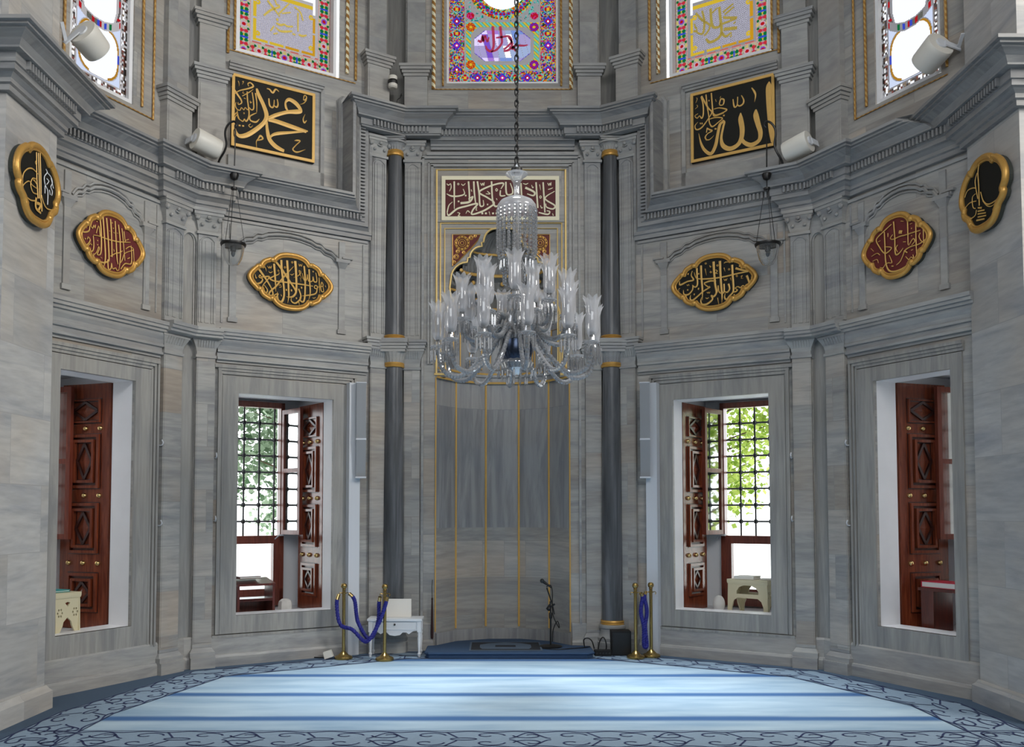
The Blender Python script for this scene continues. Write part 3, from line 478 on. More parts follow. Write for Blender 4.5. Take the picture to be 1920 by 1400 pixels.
for s in (-1, 1):
    mb = MB()
    mb.plate(rect(s,.195,2.416,0,TOP), [rect(s,WA['u0'],WA['u1'],WA['z0'],WA['z1']), rect(s,UA['u0'],UA['u1'],UA['z0'],UA['z1'])], 0, .03, 0)
    # upright grained surround of the lower window
    mb.plate(rect(s,.66,2.12,.34,3.14), [rect(s,WA['u0'],WA['u1'],WA['z0'],WA['z1'])], -.018, 0, 1)
    for k, (e, zt) in enumerate(((.0,3.17),(.035,3.205),(.07,3.235))):
        wbox(mb, s, .64-e, 2.14+e, 0, .022+.014*k, zt-.012, zt+.02, 1)
        wbox(mb, s, .625-e, .655-e, 0, .022+.01*k, .34, zt, 1); wbox(mb, s, 2.125+e*.3, 2.15+e*.3, 0, .022+.01*k, .34, zt, 1)
    # plinth courses
    wbox(mb, s, .42, 2.2, 0, .035, .30, .33, 1)
    struct(mb.build('wall_%s_diagonal' % LR(s), [M_WALL, M_VERT], None, FA[s]))
    mb = MB()
    mb.plate(rect(s,.104,BEND[s],0,TOP), [rect(s,WB['u0'],WB['u1'],WB['z0'],WB['z1']), rect(s,UB['u0'],UB['u1'],UB['z0'],UB['z1'])], 0, .03, 0)
    mb.plate(rect(s,.50,1.68,.30,3.10), [rect(s,WB['u0'],WB['u1'],WB['z0'],WB['z1'])], -.018, 0, 1)
    for k, (e, zt) in enumerate(((.0,3.12),(.035,3.15),(.07,3.18))):
        wbox(mb, s, .48-e, 1.7, 0, .022+.014*k, zt-.012, zt+.02, 1)
        wbox(mb, s, .475-e, .5-e, 0, .022+.01*k, .30, zt, 1)
    struct(mb.build('wall_%s_side' % LR(s), [M_WALL, M_VERT], None, FB[s]))
    # pier beside the apse and the hall wall running away from it
    x, yi, yo = PX[s]
    xb = s * (K2[0] + BEND[s] * math.cos(R(64)))
    mb = MB()
    pl = [(xb, yi), (x, yi), (x, yo), (s*10.2, yo)]
    for a, b in zip(pl[:-1], pl[1:]):
        mb.face([(a[0],a[1],0),(b[0],b[1],0),(b[0],b[1],TOP),(a[0],a[1],TOP)])
    struct(mb.build('wall_%s_pier' % LR(s), M_PIER))
    # slots between paired pilasters
    mb = MB()
    A = lambda u, d: FA[s] @ Vector((s*u, -d, 0)); B = lambda u, d: FB[s] @ Vector((s*u, -d, 0)); C = lambda xx, d: FC @ Vector((xx, -d, 0))
    for path in ([C(s*1.197,0), C(s*1.197,-.24), A(.195,-.22), A(.195,0)], [A(2.416,0), A(2.416,-.015), B(.104,-.015), B(.104,0)]):
        for a, b in zip(path[:-1], path[1:]):
            mb.face([(a.x,a.y,0),(b.x,b.y,0),(b.x,b.y,TOP),(a.x,a.y,TOP)])
    struct(mb.build('wall_%s_slots' % LR(s), M_VERT))

# hall behind the viewer: closed side walls, roof, open rear
mb = MB()
for s in (-1, 1): mb.box(s*10.2, s*10.5, -3, 7.4, -.02, TOP)
struct(mb.build('wall_hall', M_PIER))
mb = MB(); mb.box(-10.5, 10.5, -3, 13.5, TOP, TOP+.3)
struct(mb.build('ceiling', M_PIER))
mb = MB(); mb.plate([(-10.5,-.02),(10.5,-.02),(10.5,TOP),(-10.5,TOP)], [[(-4.0,5.0),(4.0,5.0),(4.0,9.0),(-4.0,9.0)]], -3.0, -3.4, 0, None, True)
struct(mb.build('wall_rear', M_PIER))

# ------------------------------------------------------------------ mihrab niche
NP = [(-.815,0),(-.58,.348),(-.209,.545),(.209,.545),(.58,.348),(.815,0)]
mb = MB()
for a, b in zip(NP[:-1], NP[1:]):
    mb.face([(a[0],a[1],0),(b[0],b[1],0),(b[0],b[1],1.46),(a[0],a[1],1.46)], 1)
    mb.face([(a[0],a[1],1.46),(b[0],b[1],1.46),(b[0],b[1],3.30),(a[0],a[1],3.30)], 0)
    mb.face([(a[0],a[1],3.30),(b[0],b[1],3.30),(b[0],b[1],4.22),(a[0],a[1],4.22)], 0)
    p, q = Vector((a[0],a[1],0)), Vector((b[0],b[1],0)); nn = Vector((q-p)).cross(Vector((0,0,1))).normalized()
    if nn.y > 0: nn = -nn
    for z0, z1, d in ((3.285,3.36,.03),(3.36,3.40,.055)):
        mb.bar(p+Vector((0,0,(z0+z1)/2)), q+Vector((0,0,(z0+z1)/2)), z1-z0, d, nn, 0)
    mb.bar(p+Vector((0,0,.10)), q+Vector((0,0,.10)), .2, .03, nn, 0)
for a, b in zip(NP[:-1], NP[1:]): mb.face([(a[0]*1.12,a[1]*1.12,4.1),(b[0]*1.12,b[1]*1.12,4.1),(b[0]*1.12,b[1]*1.12,5.3),(a[0]*1.12,a[1]*1.12,5.3)], 0)
mb.face([(x*1.12,y*1.12,5.3) for x, y in NP], 0)
niche = struct(mb.build('wall_mihrab_niche', [M_NICHE, M_WALL], None, FC, uvo=(1.7, .085)))
mb = MB()
prof = [(1,4.05),(1,4.2),(.9,4.24),(.92,4.38),(.80,4.43),(.70,4.46),(.72,4.56),(.56,4.61),(.53,4.65),(.54,4.72),(.50,4.80),(.42,4.85),(.38,4.88),(.36,4.93),(.28,5.02),(.12,5.09),(.01,5.115)]
mb.lathe(prof, (0,.03,0), 144, 0, 40, .022, 0, math.pi, .90, .55)
mb.build('muqarnas_dome', M_DOME, niche, None, 50)
mb = MB()
for r, z, t in ((.57,4.615,.02),(.425,4.862,.016),(.80,4.425,.016),(.91,4.235,.016)):
    mb.tube([(.89*r*math.cos(a), .03+.54*r*math.sin(a)-.012, z) for a in [math.pi*i/28 for i in range(29)]], t, 6)
for k in range(1, 14):
    a = math.pi*k/14
    mb.sphere((.89*.66*math.cos(a), .03+.54*.66*math.sin(a), 4.53), .028, 8, 5)
    mb.sphere((.89*.85*math.cos(a), .03+.54*.85*math.sin(a), 4.34), .026, 8, 5)
for (x, y), k in zip(NP, range(6)):
    if 0 < k < 5: mb.tube([(x, y-.006, .22), (x, y-.006, 3.29)], .0135, 6)
    else: mb.tube([(x*.995, -.004, .22), (x*.995, -.004, 3.29)], .009, 6)
for z, d in ((3.29,.035),(3.40,.06)):
    ins = [(x*(1-d*.9), y-d*.8) for x, y in NP]
    mb.tube([(x, y, z) for x, y in ins], .014, 6)
for a, b in zip(NP[:-1], NP[1:]):
    p = Vector((a[0],a[1],0)); q = Vector((b[0],b[1],0)); t = (q-p)
    for k0, k1 in ((.14,.46),(.54,.86)):
        A0 = p+t*k0+Vector((0,-.012,0)); B0 = p+t*k1+Vector((0,-.012,0))
        z0, z1 = 3.46, 3.92
        mb.tube([A0+Vector((0,0,z0)), B0+Vector((0,0,z0)), B0+Vector((0,0,z1)), A0+Vector((0,0,z1))], .009, 5, 0, True)
mb.build('niche_gilding', M_GOLDP, niche, None, 40)
mb = MB()
SX = -.018
mb.tube([(x, -.012, z) for x, z in [(-AX, 3.36)] + ARCH_L[::-1] + [(-x, z) for x, z in ARCH_L[1:]] + [(AX, 3.36)]], .012, 6)
def grect(hw, z0, z1, r, y=-.012):
    mb.tube([(SX-hw, y, z0), (SX-hw, y, z1), (SX+hw, y, z1), (SX+hw, y, z0)], r, 6)
grect(.79, 3.34, 5.85, .014); grect(.742, 3.36, 5.185, .011); grect(.69, 3.36, 5.12, .009)
mb.tube([(-.83, -.014, 3.325), (-.70, -.014, 3.325)], .014, 6); mb.tube([(.83, -.014, 3.325), (.70, -.014, 3.325)], .014, 6)
mb.build('gilt_frame_lines', M_GOLDL, niche, None, 40)
# spandrels: red triangles with rosettes
for s in (-1, 1):
    cx = lambda x: SX + s * abs((x-937)/155.0)
    zz = lambda y: 1.65+(960-y)/153.3
    pts = [(845,440),(898,440),(892,452),(880,466),(868,478),(858,488),(845,500)]
    pl = [(cx(x), zz(y)) for x, y in pts]
    mb = MB(); mb.plate(pl if s < 0 else pl[::-1], [], -.012, 0, 0)
    sp = mb.build('spandrel', M_MAROON, niche)
    mb = MB()
    mb.tube([(x, -.014, z) for x, z in pl], .007, 5, 0, True)
    c = (cx(863), zz(456))
    for r in (.022, .045, .068, .088): mb.tube([(c[0]+r*math.cos(2*math.pi*i/20), -.016, c[1]+r*math.sin(2*math.pi*i/20)) for i in range(20)], .006, 5, 0, True)
    for k in range(12): mb.sphere((c[0]+.078*math.cos(k*math.pi/6), -.016, c[1]+.078*math.sin(k*math.pi/6)), .014, 6, 4)
    for x, y, r in ((852,482,.03),(880,446,.026),(855,472,.022),(848,492,.018),(888,443,.016),(866,474,.018)):
        for q in (1, .55): mb.tube([(cx(x)+r*q*math.cos(2*math.pi*i/12), -.015, zz(y)+r*q*math.sin(2*math.pi*i/12)) for i in range(12)], .005, 4, 0, True)
    mb.build('gilt_rosette', M_GOLD, sp, None, 40)
# marble mouldings around the tall mihrab frame
mb = MB()
for hw, z1, d, w in ((.845,5.90,.03,.03),(.885,5.94,.022,.02),(.955,6.0,.03,.028)):
    for s in (-1, 1): mb.box(SX+s*hw-w/2, SX+s*hw+w/2, -d, 0, 3.45 if hw < .9 else .2, z1)
    mb.box(SX-hw-w/2, SX+hw+w/2, -d, 0, z1-w/2, z1+w/2)
mb.box(-.93, .93, -.05, 0, 6.02, 6.06)
mb.box(SX-.775, SX+.775, -.016, 0, 5.20, 5.225); 
struct(mb.build('trim_1', M_TRIM, None, FC))

# ------------------------------------------------------------------ swept mouldings
def wv(F, s, u, d, z): return F @ Vector((s*u, -d, z))
def nrm(F): return (F.to_3x3() @ Vector((0,-1,0))).normalized()
Z = Vector((0,0,1))
def sweep(mb, pts, segs, prof, m=0, dent=None):
    # pts: wall line points, segs[i]: (N, E) between pts[i] and pts[i+1]; prof: (d, e)
    n = len(pts); ring = []
    def mit(a, b):
        k = 1 + a.dot(b)
        return (a + b) / k if k > 0.05 else a
    for i in range(n):
        if i == 0: N, E = segs[0]
        elif i == n-1: N, E = segs[-1]
        else: N = mit(segs[i-1][0], segs[i][0]); E = mit(segs[i-1][1], segs[i][1])
        ring.append([pts[i] + N*d + E*e for d, e in prof])
    mb.rings(ring, m, closed=False)
    for rg in (ring[0], ring[-1]): mb.face(rg, m)
    if dent:
        e0, e1, d0, d1, w, gap = dent
        for i in range(n-1):
            N, E = segs[i]; a, b = pts[i], pts[i+1]; L = (b-a).length
            if L < .12: continue
            t = (b-a)/L; k = int(L/gap)
            for j in range(k):
                c = a + t*(L*(j+.5)/k)
                q = [c - t*w/2 + N*d0, c + t*w/2 + N*d0, c + t*w/2 + N*d1, c - t*w/2 + N*d1]
                mb.hexa([p + E*e0 for p in q] + [p + E*e1 for p in q], m)
                c2 = c + t*(L*.5/k)
CORN = [(0,-.06),(.125,-.06),(.125,-.045),(.14,-.04),(.14,.035),(.195,.04),(.195,.056),(.205,.07),(.225,.10),(.262,.125),(.285,.138),(.29,.15),(.32,.153),(.32,.172),(.35,.176),(.35,.205),(0,.22)]
ARCHI = [(0,-.22),(.045,-.22),(.045,-.175),(.065,-.165),(.065,-.13),(.10,-.10),(.125,-.09),(.125,-.058),(0,-.058)]
DENT = (-.033,.033,.135,.172,.021,.042)
zc, zt = 5.12, 6.255
def left_half(s):
    nA, nB = nrm(FA[s]), nrm(FB[s]); nC = Vector((0,-1,0)); X = Vector((1,0,0)) * s
    tA = (FA[s].to_3x3() @ Vector((s,0,0))); tB = (FB[s].to_3x3() @ Vector((s,0,0)))   # outward along the wall
    x, yi, yo = PX[s]; P = []; S = []
    def go(p, N, E=Z): P.append(Vector(p)); S.append((N, E))
    go((s*10.2, yo, zc), Vector((0,-1,0)))
    go((x, yo, zc), -X); go((x, yi, zc), Vector((0,1,0)))
    go(wv(FB[s],s,BEND[s],0,zc), nB)
    go(wv(FB[s],s,.43,0,zc), tB); go(wv(FB[s],s,.43,.07,zc), nB)
    # corner of the two faces pushed out by .07
    k = math.tan(R(16)) * .07
    go(wv(FA[s],s,2.5-k,.07,zc), nA); go(wv(FA[s],s,2.18,.07,zc), -tA); go(wv(FA[s],s,2.18,0,zc), nA)
    go(wv(FA[s],s,.555,0,zc), nA, tA)
    go(wv(FA[s],s,.555,0,zt), nA)
    go(wv(FA[s],s,.47,0,zt), tA); go(wv(FA[s],s,.47,.09,zt), nA)
    go(wv(FA[s],s,math.tan(R(16))*.09,.09,zt), nC); go((s*.88, 10.87, zt), -X); go((s*.88, 10.96, zt), nC)
    return P, S
PL_, SL_ = left_half(-1); PR_, SR_ = left_half(1)
pts = PL_ + PR_[::-1]; segs = SL_ + [q for q in SR_[::-1]][1:]
mb = MB(); sweep(mb, pts, segs, CORN, 0, DENT)
nl = len(PL_)
for P_, S_ in ((PL_, SL_), (PR_, SR_)): sweep(mb, P_[:nl-4], S_[:nl-5], ARCHI)
sweep(mb, [Vector((-.88,10.96,zt)), Vector((.88,10.96,zt))], [(Vector((0,-1,0)), Z)], [(d, e*.7-.015) for d, e in ARCHI])
struct(mb.build('trim_2', M_CORN))
# middle entablature between windows and inscription panels
MID = [(0,-.19),(.02,-.19),(.02,-.165),(.055,-.16),(.055,-.135),(.035,-.13),(.035,-.085),(.06,-.08),(.06,-.055),(.05,-.05),(.06,-.01),(.085,.03),(.09,.045),(.09,.06),(.115,.064),(.115,.09),(.14,.095),(.14,.125),(.155,.128),(.155,.165),(0,.175)]
MIDTOP = [(0,.05)] + MID[14:]
zm = 3.45
n = 3
for s in (-1, 1):
    nA, nB = nrm(FA[s]), nrm(FB[s])
    for pts, segs, pf in (([wv(FA[s],s,.42,0,zm+.02), wv(FA[s],s,2.19,0,zm+.02)], [(nA,Z)], MID),
                          ([wv(FB[s],s,.38,0,zm-.02), wv(FB[s],s,BEND[s],0,zm-.02)], [(nB,Z)], MID),
                          ([wv(FA[s],s,2.17,.06,zm), wv(FA[s],s,2.5-.017,.06,zm), wv(FB[s],s,.40,.06,zm)], [(nA,Z),(nB,Z)], MIDTOP)):
        mb = MB(); sweep(mb, pts, segs, pf); struct(mb.build('trim_%d' % n, M_TRIM)); n += 1
# base courses
BASE = [(0,.33),(.015,.33),(.03,.31),(.035,.13),(.05,.125),(.06,.10),(.06,0)]
PBASE = [(0,.20),(.012,.20),(.03,.17),(.05,.15),(.05,0)]
for s in (-1, 1):
    nA, nB = nrm(FA[s]), nrm(FB[s]); X = Vector((s,0,0)); x, yi, yo = PX[s]
    pts = [Vector((s*10.2,yo,0)), Vector((x,yo,0)), Vector((x,yi,0)), wv(FB[s],s,BEND[s],0,0)]
    mb = MB(); sweep(mb, pts, [(Vector((0,-1,0)),Z), (-X,Z), (Vector((0,1,0)),Z)], PBASE)
    struct(mb.build('baseboard_%s_pier' % LR(s), M_PIER))
    mb = MB(); sweep(mb, [wv(FB[s],s,BEND[s],0,0), wv(FB[s],s,.0,0,0), wv(FA[s],s,.195,0,0)], [(nB,Z),(nA,Z)], BASE)
    struct(mb.build('baseboard_%s' % LR(s), M_TRIM))
    mb = MB(); sweep(mb, [Vector((s*1.197,10.96,0)), Vector((s*.83,10.96,0))], [(Vector((0,-1,0)),Z)], BASE)
    struct(mb.build('baseboard_center_%s' % LR(s), M_TRIM))

# ------------------------------------------------------------------ relief on the inscription zone and the upper walls
def relief_arch(mb, s, uc, hw, zcap, ztop, zb, wp):
    for q in (-1, 1):
        u = uc + q*hw
        wbox(mb, s, u-wp/2, u+wp/2, 0, .018, zb+.05, zcap-.09); wbox(mb, s, u-wp/2-.015, u+wp/2+.015, 0, .025, zb, zb+.05)
        mb.frustum(s*(u-wp/2), s*(u+wp/2), -.018, 0, zcap-.09, .0, zcap-.02, .03); wbox(mb, s, u-wp/2-.05, u+wp/2+.05, 0, .05, zcap-.02, zcap+.02)
        wbox(mb, s, u-wp/2+.0, u+wp/2, 0, .018, zcap+.02, ztop+.03)
        # little cornice stubs beside the capital
        e = u + q*.10
        wbox(mb, s, min(u,e), max(u,e), 0, .03, zcap-.005, zcap+.025); wbox(mb, s, min(u,u+q*.13), max(u,u+q*.13), 0, .04, zcap+.03, zcap+.05)
    h = ztop - zcap
    L = [(-hw+.05,.04),(-hw*.86,.12*1.3),(-hw*.80,.33),(-hw*.78,.36),(-hw*.66,.44),(-hw*.60,.62),(-hw*.575,.66),(-hw*.50,.67),(-hw*.40,.83),(-hw*.2,.96),(0,1.0)]
    L = [(a, zcap + h*b) for a, b in L]
    L = L + [(-a, b) for a, b in L[::-1][1:]]
    for off, r, d in ((0,.017,.018),(.04,.012,.012),(-.035,.010,.008)):
        mb.tube([(s*(uc+a), -d, b+off) for a, b in L], r, 5)
n = 20
for s in (-1, 1):
    mb = MB(); relief_arch(mb, s, 1.385, .64, 4.60, 4.80, 3.74, .075)
    wbox(mb, s, .42, 2.18, 0, .02, 4.86, 4.89); wbox(mb, s, .46, .48, 0, .012, 3.72, 4.84); wbox(mb, s, 2.13, 2.15, 0, .012, 3.72, 4.84)
    # roll moulding and field around the square panel
    mb.tube([(s*.775, -.03, 5.40), (s*.775, -.03, 6.50), (s*.74, -.03, 6.545)], .045, 8)
    wbox(mb, s, .80, .825, 0, .012, 5.40, 6.52)
    for z, d in ((6.575,.03),(6.605,.045),(6.635,.06)): wbox(mb, s, 1.03-d*.6, 2.10, 0, d, z-.013, z+.015)
    wbox(mb, s, .985, 1.03, 0, .03, 5.42, 6.60)
    wbox(mb, s, .985, 2.1, 0, .03, 5.42, 5.60)
    struct(mb.build('trim_%d' % n, M_DADO, None, FA[s])); n += 1
    mb = MB(); relief_arch(mb, s, 1.055, .47, 4.56, 4.78, 3.70, .07)
    wbox(mb, s, .42, BEND[s], 0, .02, 4.84, 4.87); wbox(mb, s, .44, .455, 0, .012, 3.70, 4.82)
    struct(mb.build('trim_%d' % n, M_DADO, None, FB[s])); n += 1

# ------------------------------------------------------------------ floor
mb = MB()
apse = [(-10.4,-3),(10.4,-3),(10.4,7.4),(4.2,7.4),(4.2,8.0)] + [tuple((FB[1] @ Vector((u,.1,0)))[:2]) for u in (1.7,0)] + [tuple((FA[1] @ Vector((.1,.2,0)))[:2])] + [(1.0,11.0),(.8,11.7),(-.8,11.7),(-1.0,11.0)] + [tuple((FA[-1] @ Vector((-.1,.2,0)))[:2])] + [tuple((FB[-1] @ Vector((-u,.1,0)))[:2]) for u in (0,1.9)] + [(-3.95,7.6),(-3.95,7.2),(-10.4,7.2)]
mb.plate(apse, [], 0, -.03, 0, axis='z')
floor = struct(mb.build('floor', M_CARPET))
# carpet border: strip along the walls carrying scrollwork
path = {}
def wallpt(s):
    x, yi, yo = PX[s]
    return [Vector((x,yo-.6,0)), Vector((x,yi,0)), wv(FB[s],s,BEND[s]-.35,0,0), wv(FB[s],s,0,0,0), wv(FA[s],s,.0,0,0)]
line = [Vector((-3.88,5.2,0)), Vector((-3.88,7.6,0)), wv(FB[-1],-1,0,0,0), wv(FA[-1],-1,0,0,0), wv(FA[1],1,0,0,0), wv(FB[1],1,0,0,0), Vector((4.12,7.95,0)), Vector((4.12,5.2,0))]
def offset(line, d):
    out = []
    for i, p in enumerate(line):
        ns = []
        for a, b in ((i-1, i), (i, i+1)):
            if a >= 0 and b < len(line):
                t = (line[b]-line[a]).normalized(); ns.append(Vector((t.y, -t.x, 0)))
        m_ = ns[0] if len(ns) == 1 else (ns[0]+ns[1])/(1+ns[0].dot(ns[1]))
        out.append(p + m_*d)
    return out
def strip(mb, d0, d1, z, m=0):
    a, b = offset(line, d0), offset(line, d1)
    for i in range(len(line)-1): mb.face([(*q[:2], z) for q in (b[i], b[i+1], a[i+1], a[i])], m)
mb = MB(); strip(mb, -.7, .20, .003); mb.face([(-3.7,5.5,.003),(3.95,5.5,.003),(3.95,6.42,.003),(-3.7,6.42,.003)])
mb.build('carpet_edge', M_CEDGE, floor)
mb = MB(); strip(mb, .20, .66, .002); mb.face([(-3.6,6.42,.0025),(3.9,6.42,.0025),(3.9,6.93,.0025),(-3.6,6.93,.0025)])
mb.build('carpet_border', M_CBORDER, floor)
mb = MB()
def flat_ribbon(pts, w, z):
    for a, b in zip(pts[:-1], pts[1:]):
        d = Vector(b)-Vector(a)
        if d.length < 1e-6: continue
        q = Vector((-d.y, d.x)).normalized()*(w/2)
        a_, b_ = Vector(a), Vector(b)
        mb.face([(a_.x-q.x,a_.y-q.y,z),(b_.x-q.x,b_.y-q.y,z),(b_.x+q.x,b_.y+q.y,z),(a_.x+q.x,a_.y+q.y,z)])
def scroll_unit():     # curves in a unit of length 1.1 (s) and width .5 (t, 0 centre)
    cs = []
    for sg in (-1, 1):
        for c, d in ((.24, 1), (.56, -1), (.88, 1)):
            cs.append([(c + (.13-.11*t/14)*math.cos(d*(.9*t/2.2)+math.pi*(d<0))*1.0, sg*.115 + (.10-.085*t/14)*math.sin(d*(.9*t/2.2))*sg) for t in range(15)])
        cs.append([(x/20*1.1, sg*(.235 + .02*math.sin(x/20*2*math.pi*3))) for x in range(21)])
        cs.append([(.40+.32*x/12, sg*(.02+.19*math.sin(math.pi*x/12)**2)) for x in range(13)])
        cs.append([(1.1-.09*x/6, sg*(.05+.17*x/6)) for x in range(7)])
    cs.append([(.05+.1*math.cos(2*math.pi*t/14), .035*math.sin(2*math.pi*t/14)) for t in range(15)])
    return cs
unit = scroll_unit()
def lay(a, b, off, z=.0045, wd=.9):
    L = (b-a).length; t = (b-a)/L; q = Vector((t.y,-t.x,0)); k = max(1, round(L/1.1)); sc = L/k/1.1
    for j in range(k):
        for c in unit:
            flat_ribbon([(a + t*((j*1.1+p[0])*sc) + q*(off+p[1]*wd))[:2] for p in c], .016, z)
inner = offset(line, .43)
for i in range(len(line)-1): lay(inner[i], inner[i+1], 0)
lay(Vector((-3.5,6.68,0)), Vector((3.8,6.68,0)), 0)
for y in (6.42, 6.93): flat_ribbon([(-3.6,y),(3.9,y)], .012, .0048)
for d in (.20,.66):
    e = offset(line, d)
    for a, b in zip(e[:-1], e[1:]): flat_ribbon([a[:2], b[:2]], .01, .0048)
mb.build('carpet_scrollwork', M_NAVY, floor)
mb = MB(); mb.box(-60, 60, -40, 90, -.4, -.06)
struct(mb.build('ground', M_GROUND))
# ------------------------------------------------------------------ pilasters
TN = [40]
def trim(M):
    TN[0] += 1; return struct(empty('trim_%d' % TN[0], M))
def side_word(s): return 'left' if s < 0 else 'right'
def lower_pilaster(F, s, u0, u1, zc0, zc1):
    M = F @ Matrix.Translation((s*(u0+u1)/2, 0, 0)); w = abs(u1-u0)/2
    t = trim(M)
    mb = MB(); mb.box(-w-.03, w+.03, -.115, 0, 0, .12); mb.frustum(-w-.012, w+.012, -.075, 0, .12, .02, .17, .02); mb.frustum(-w, w, -.05, 0, .17, .03, .22, .0); mb.box(-w-.004, w+.004, -.056, 0, .22, .25)
    mb.build('base', M_TRIM, t)
    mb = MB(); mb.box(-w, w, -.05, 0, .25, zc0-.03); mb.box(-w+.012, w-.012, -.055, -.05, .27, zc0-.05)
    mb.build('shaft', M_WALL, t)
    mb = MB(); h = zc1 - zc0
    mb.box(-w-.012, w+.012, -.066, 0, zc0-.03, zc0); mb.box(-w, w, -.054, 0, zc0, zc0+h*.14)
    mb.frustum(-w, w, -.05, 0, zc0+h*.14, .004, zc0+h*.30, .012); mb.frustum(-w, w, -.05, 0, zc0+h*.30, .012, zc0+h*.58, .05)
    k = 7
    for i in range(k):
        x = -w + (i+.5)*2*w/k
        mb.hexa([(x-.007,-.066,zc0+h*.30),(x+.007,-.066,zc0+h*.30),(x+.007,-.04,zc0+h*.30),(x-.007,-.04,zc0+h*.30),(x-.009,-.108,zc0+h*.57),(x+.009,-.108,zc0+h*.57),(x+.009,-.04,zc0+h*.57),(x-.009,-.04,zc0+h*.57)])
    for q, (e, f, g) in enumerate(((.58,.68,.055),(.68,.80,.066),(.80,.90,.078),(.90,1.0,.09))): mb.box(-w-g, w+g, -.05-g, 0, zc0+h*e, zc0+h*f-.004)
    mb.build('capital', M_TRIM, t)
def upper_pilaster(F, s, u0, u1, z0, zc0, zc1):
    M = F @ Matrix.Translation((s*(u0+u1)/2, 0, z0)); w = abs(u1-u0)/2; H = zc0-z0; h = zc1-zc0
    t = trim(M)
    mb = MB(); mb.box(-w, w, -.045, 0, 0, H-.02)
    for x in (-w+.02, -w+.045, w-.045, w-.02): mb.box(x-.007, x+.007, -.055, -.045, .05, H-.10)
    mb.box(-.022, .022, -.052, -.045, .05, H-.10)
    mb.tube([(-w+.02+ (2*w-.04)*i/8, -.05, H-.10+.05*math.sin(math.pi*i/8)) for i in range(9)], .008, 5)
    mb.build('shaft', M_TRIM, t)
    mb = MB(); w2 = w
    mb.box(-w-.018, w+.018, -.066, 0, H-.03, H); mb.frustum(-w, w, -.045, 0, H, .0, H+h*.55, .03); mb.frustum(-w, w, -.045, 0, H+h*.55, .03, H+h*.72, .055)
    mb.box(-w-.06, w+.06, -.108, 0, H+h*.72, H+h*.86); mb.box(-w-.072, w+.072, -.12, 0, H+h*.86, H+h)
    for x in (-w-.02, w+.02):
        mb.sphere((x, -.085, H+h*.58), .028, 8, 6)
        mb.sphere((x*.55, -.075, H+h*.30), .020, 8, 5)
    mb.sphere((0, -.095, H+h*.62), .022, 8, 5)
    mb.tube([(-.03, -.085, H+h*.52), (0, -.095, H+h*.46), (.03, -.085, H+h*.52)], .008, 5)
    mb.build('capital', M_TRIM, t)
for s in (-1, 1):
    w = side_word(s)
    lower_pilaster(FC, s, 1.003, 1.197, 3.40, 3.73)
    lower_pilaster(FA[s], s, .195, .389, 3.40, 3.73)
    lower_pilaster(FA[s], s, 2.214, 2.410, 3.34, 3.60)
    lower_pilaster(FB[s], s, .115, .366, 3.32, 3.58)
    upper_pilaster(FC, s, 1.003, 1.197, 3.74, 5.955, 6.175)
    upper_pilaster(FA[s], s, .195, .389, 3.74, 5.955, 6.175)
    upper_pilaster(FA[s], s, 2.214, 2.410, 3.64, 4.68, 4.92)
    upper_pilaster(FB[s], s, .115, .366, 3.64, 4.68, 4.92)
# arched slots between the paired pilasters at the bend of the wall
for s in (-1, 1):
    pa, pb = wv(FA[s], s, 2.416, -.014, 0), wv(FB[s], s, .110, -.014, 0)
    if s > 0: pa, pb = pa, pb
    l_, r_ = (pb, pa) if s < 0 else (pa, pb)
    d_ = (r_ - l_); ang = math.atan2(d_.y, d_.x); wd = d_.length
    M = Matrix.Translation((l_+r_)/2) @ Matrix.Rotation(ang, 4, 'Z')
    t = trim(M); mb = MB(); hw = wd/2
    arc = lambda r, zc_: [(r*math.cos(a), zc_ + r*1.25*math.sin(a)) for a in [math.pi*i/14 for i in range(15)]]
    for z0, z1, zc_, zt_ in ((3.30, 3.62, 3.40, 3.62), (3.64, 4.92, 4.55, 4.92)):
        r = hw*.80
        mb.plate([(-hw,z0),(-r,z0)] + arc(r, zc_)[::-1] + [(r,z0),(hw,z0),(hw,zt_),(-hw,zt_)], [], -.05 if z0 < 3.5 else -.035, .0, 0)
        if z0 > 3.5: mb.tube([(r*.86, -.008, z0)] + [(x*.86, -.008, z) for x, z in arc(r, zc_)] + [(-r*.86, -.008, z0)], .009, 5)
    mb.build('arched_slot', M_TRIM, t)
# ------------------------------------------------------------------ attic pilasters above the main cornice
def attic(F, s, u0, u1, z0, zc, zt, step=None):
    M = F @ Matrix.Translation((s*(u0+u1)/2, 0, z0)); w = abs(u1-u0)/2
    t = trim(M)
    mb = MB(); mb.box(-w, w, -.10, 0, 0, zc-z0); mb.box(-w+.02, w-.02, -.105, -.10, .03, zc-z0-.05)
    mb.build('pedestal', M_TRIM, t)
    mb = MB(); h = zc - z0
    for z, e in ((.0,.015),(.035,.03),(.07,.05),(.105,.062)): mb.box(-w-e, w+e, -.10-e, 0, h+z, h+z+.033)
    mb.build('cap_moulding', M_TRIM, t)
    if step:
        mb = MB(); mb.box(-w+.01, w-.01, -.085, 0, h+.14, step-z0)
        for z, e in ((.0,.01),(.035,.03),(.07,.05),(.105,.06)): mb.box(-w-e, w+e, -.085-e, 0, step-z0+z, step-z0+z+.033)
        mb.build('upper_cap_moulding', M_TRIM, t); h = step - z0
    mb = MB(); mb.box(-w+.03, w-.03, -.07, 0, h+.14, zt-z0)
    mb.build('shaft', M_DADO, t)
for s in (-1, 1):
    w = side_word(s)
    attic(FC, s, .92, 1.20, 6.40, 6.98, TOP-.02)
    attic(FA[s], s, .185, .47, 6.40, 7.03, TOP-.02)
    attic(FA[s], s, 2.15, 2.45, 5.34, 6.34, TOP-.02, 6.96)
    attic(FB[s], s, .08, .43, 5.34, 5.93, TOP-.02)

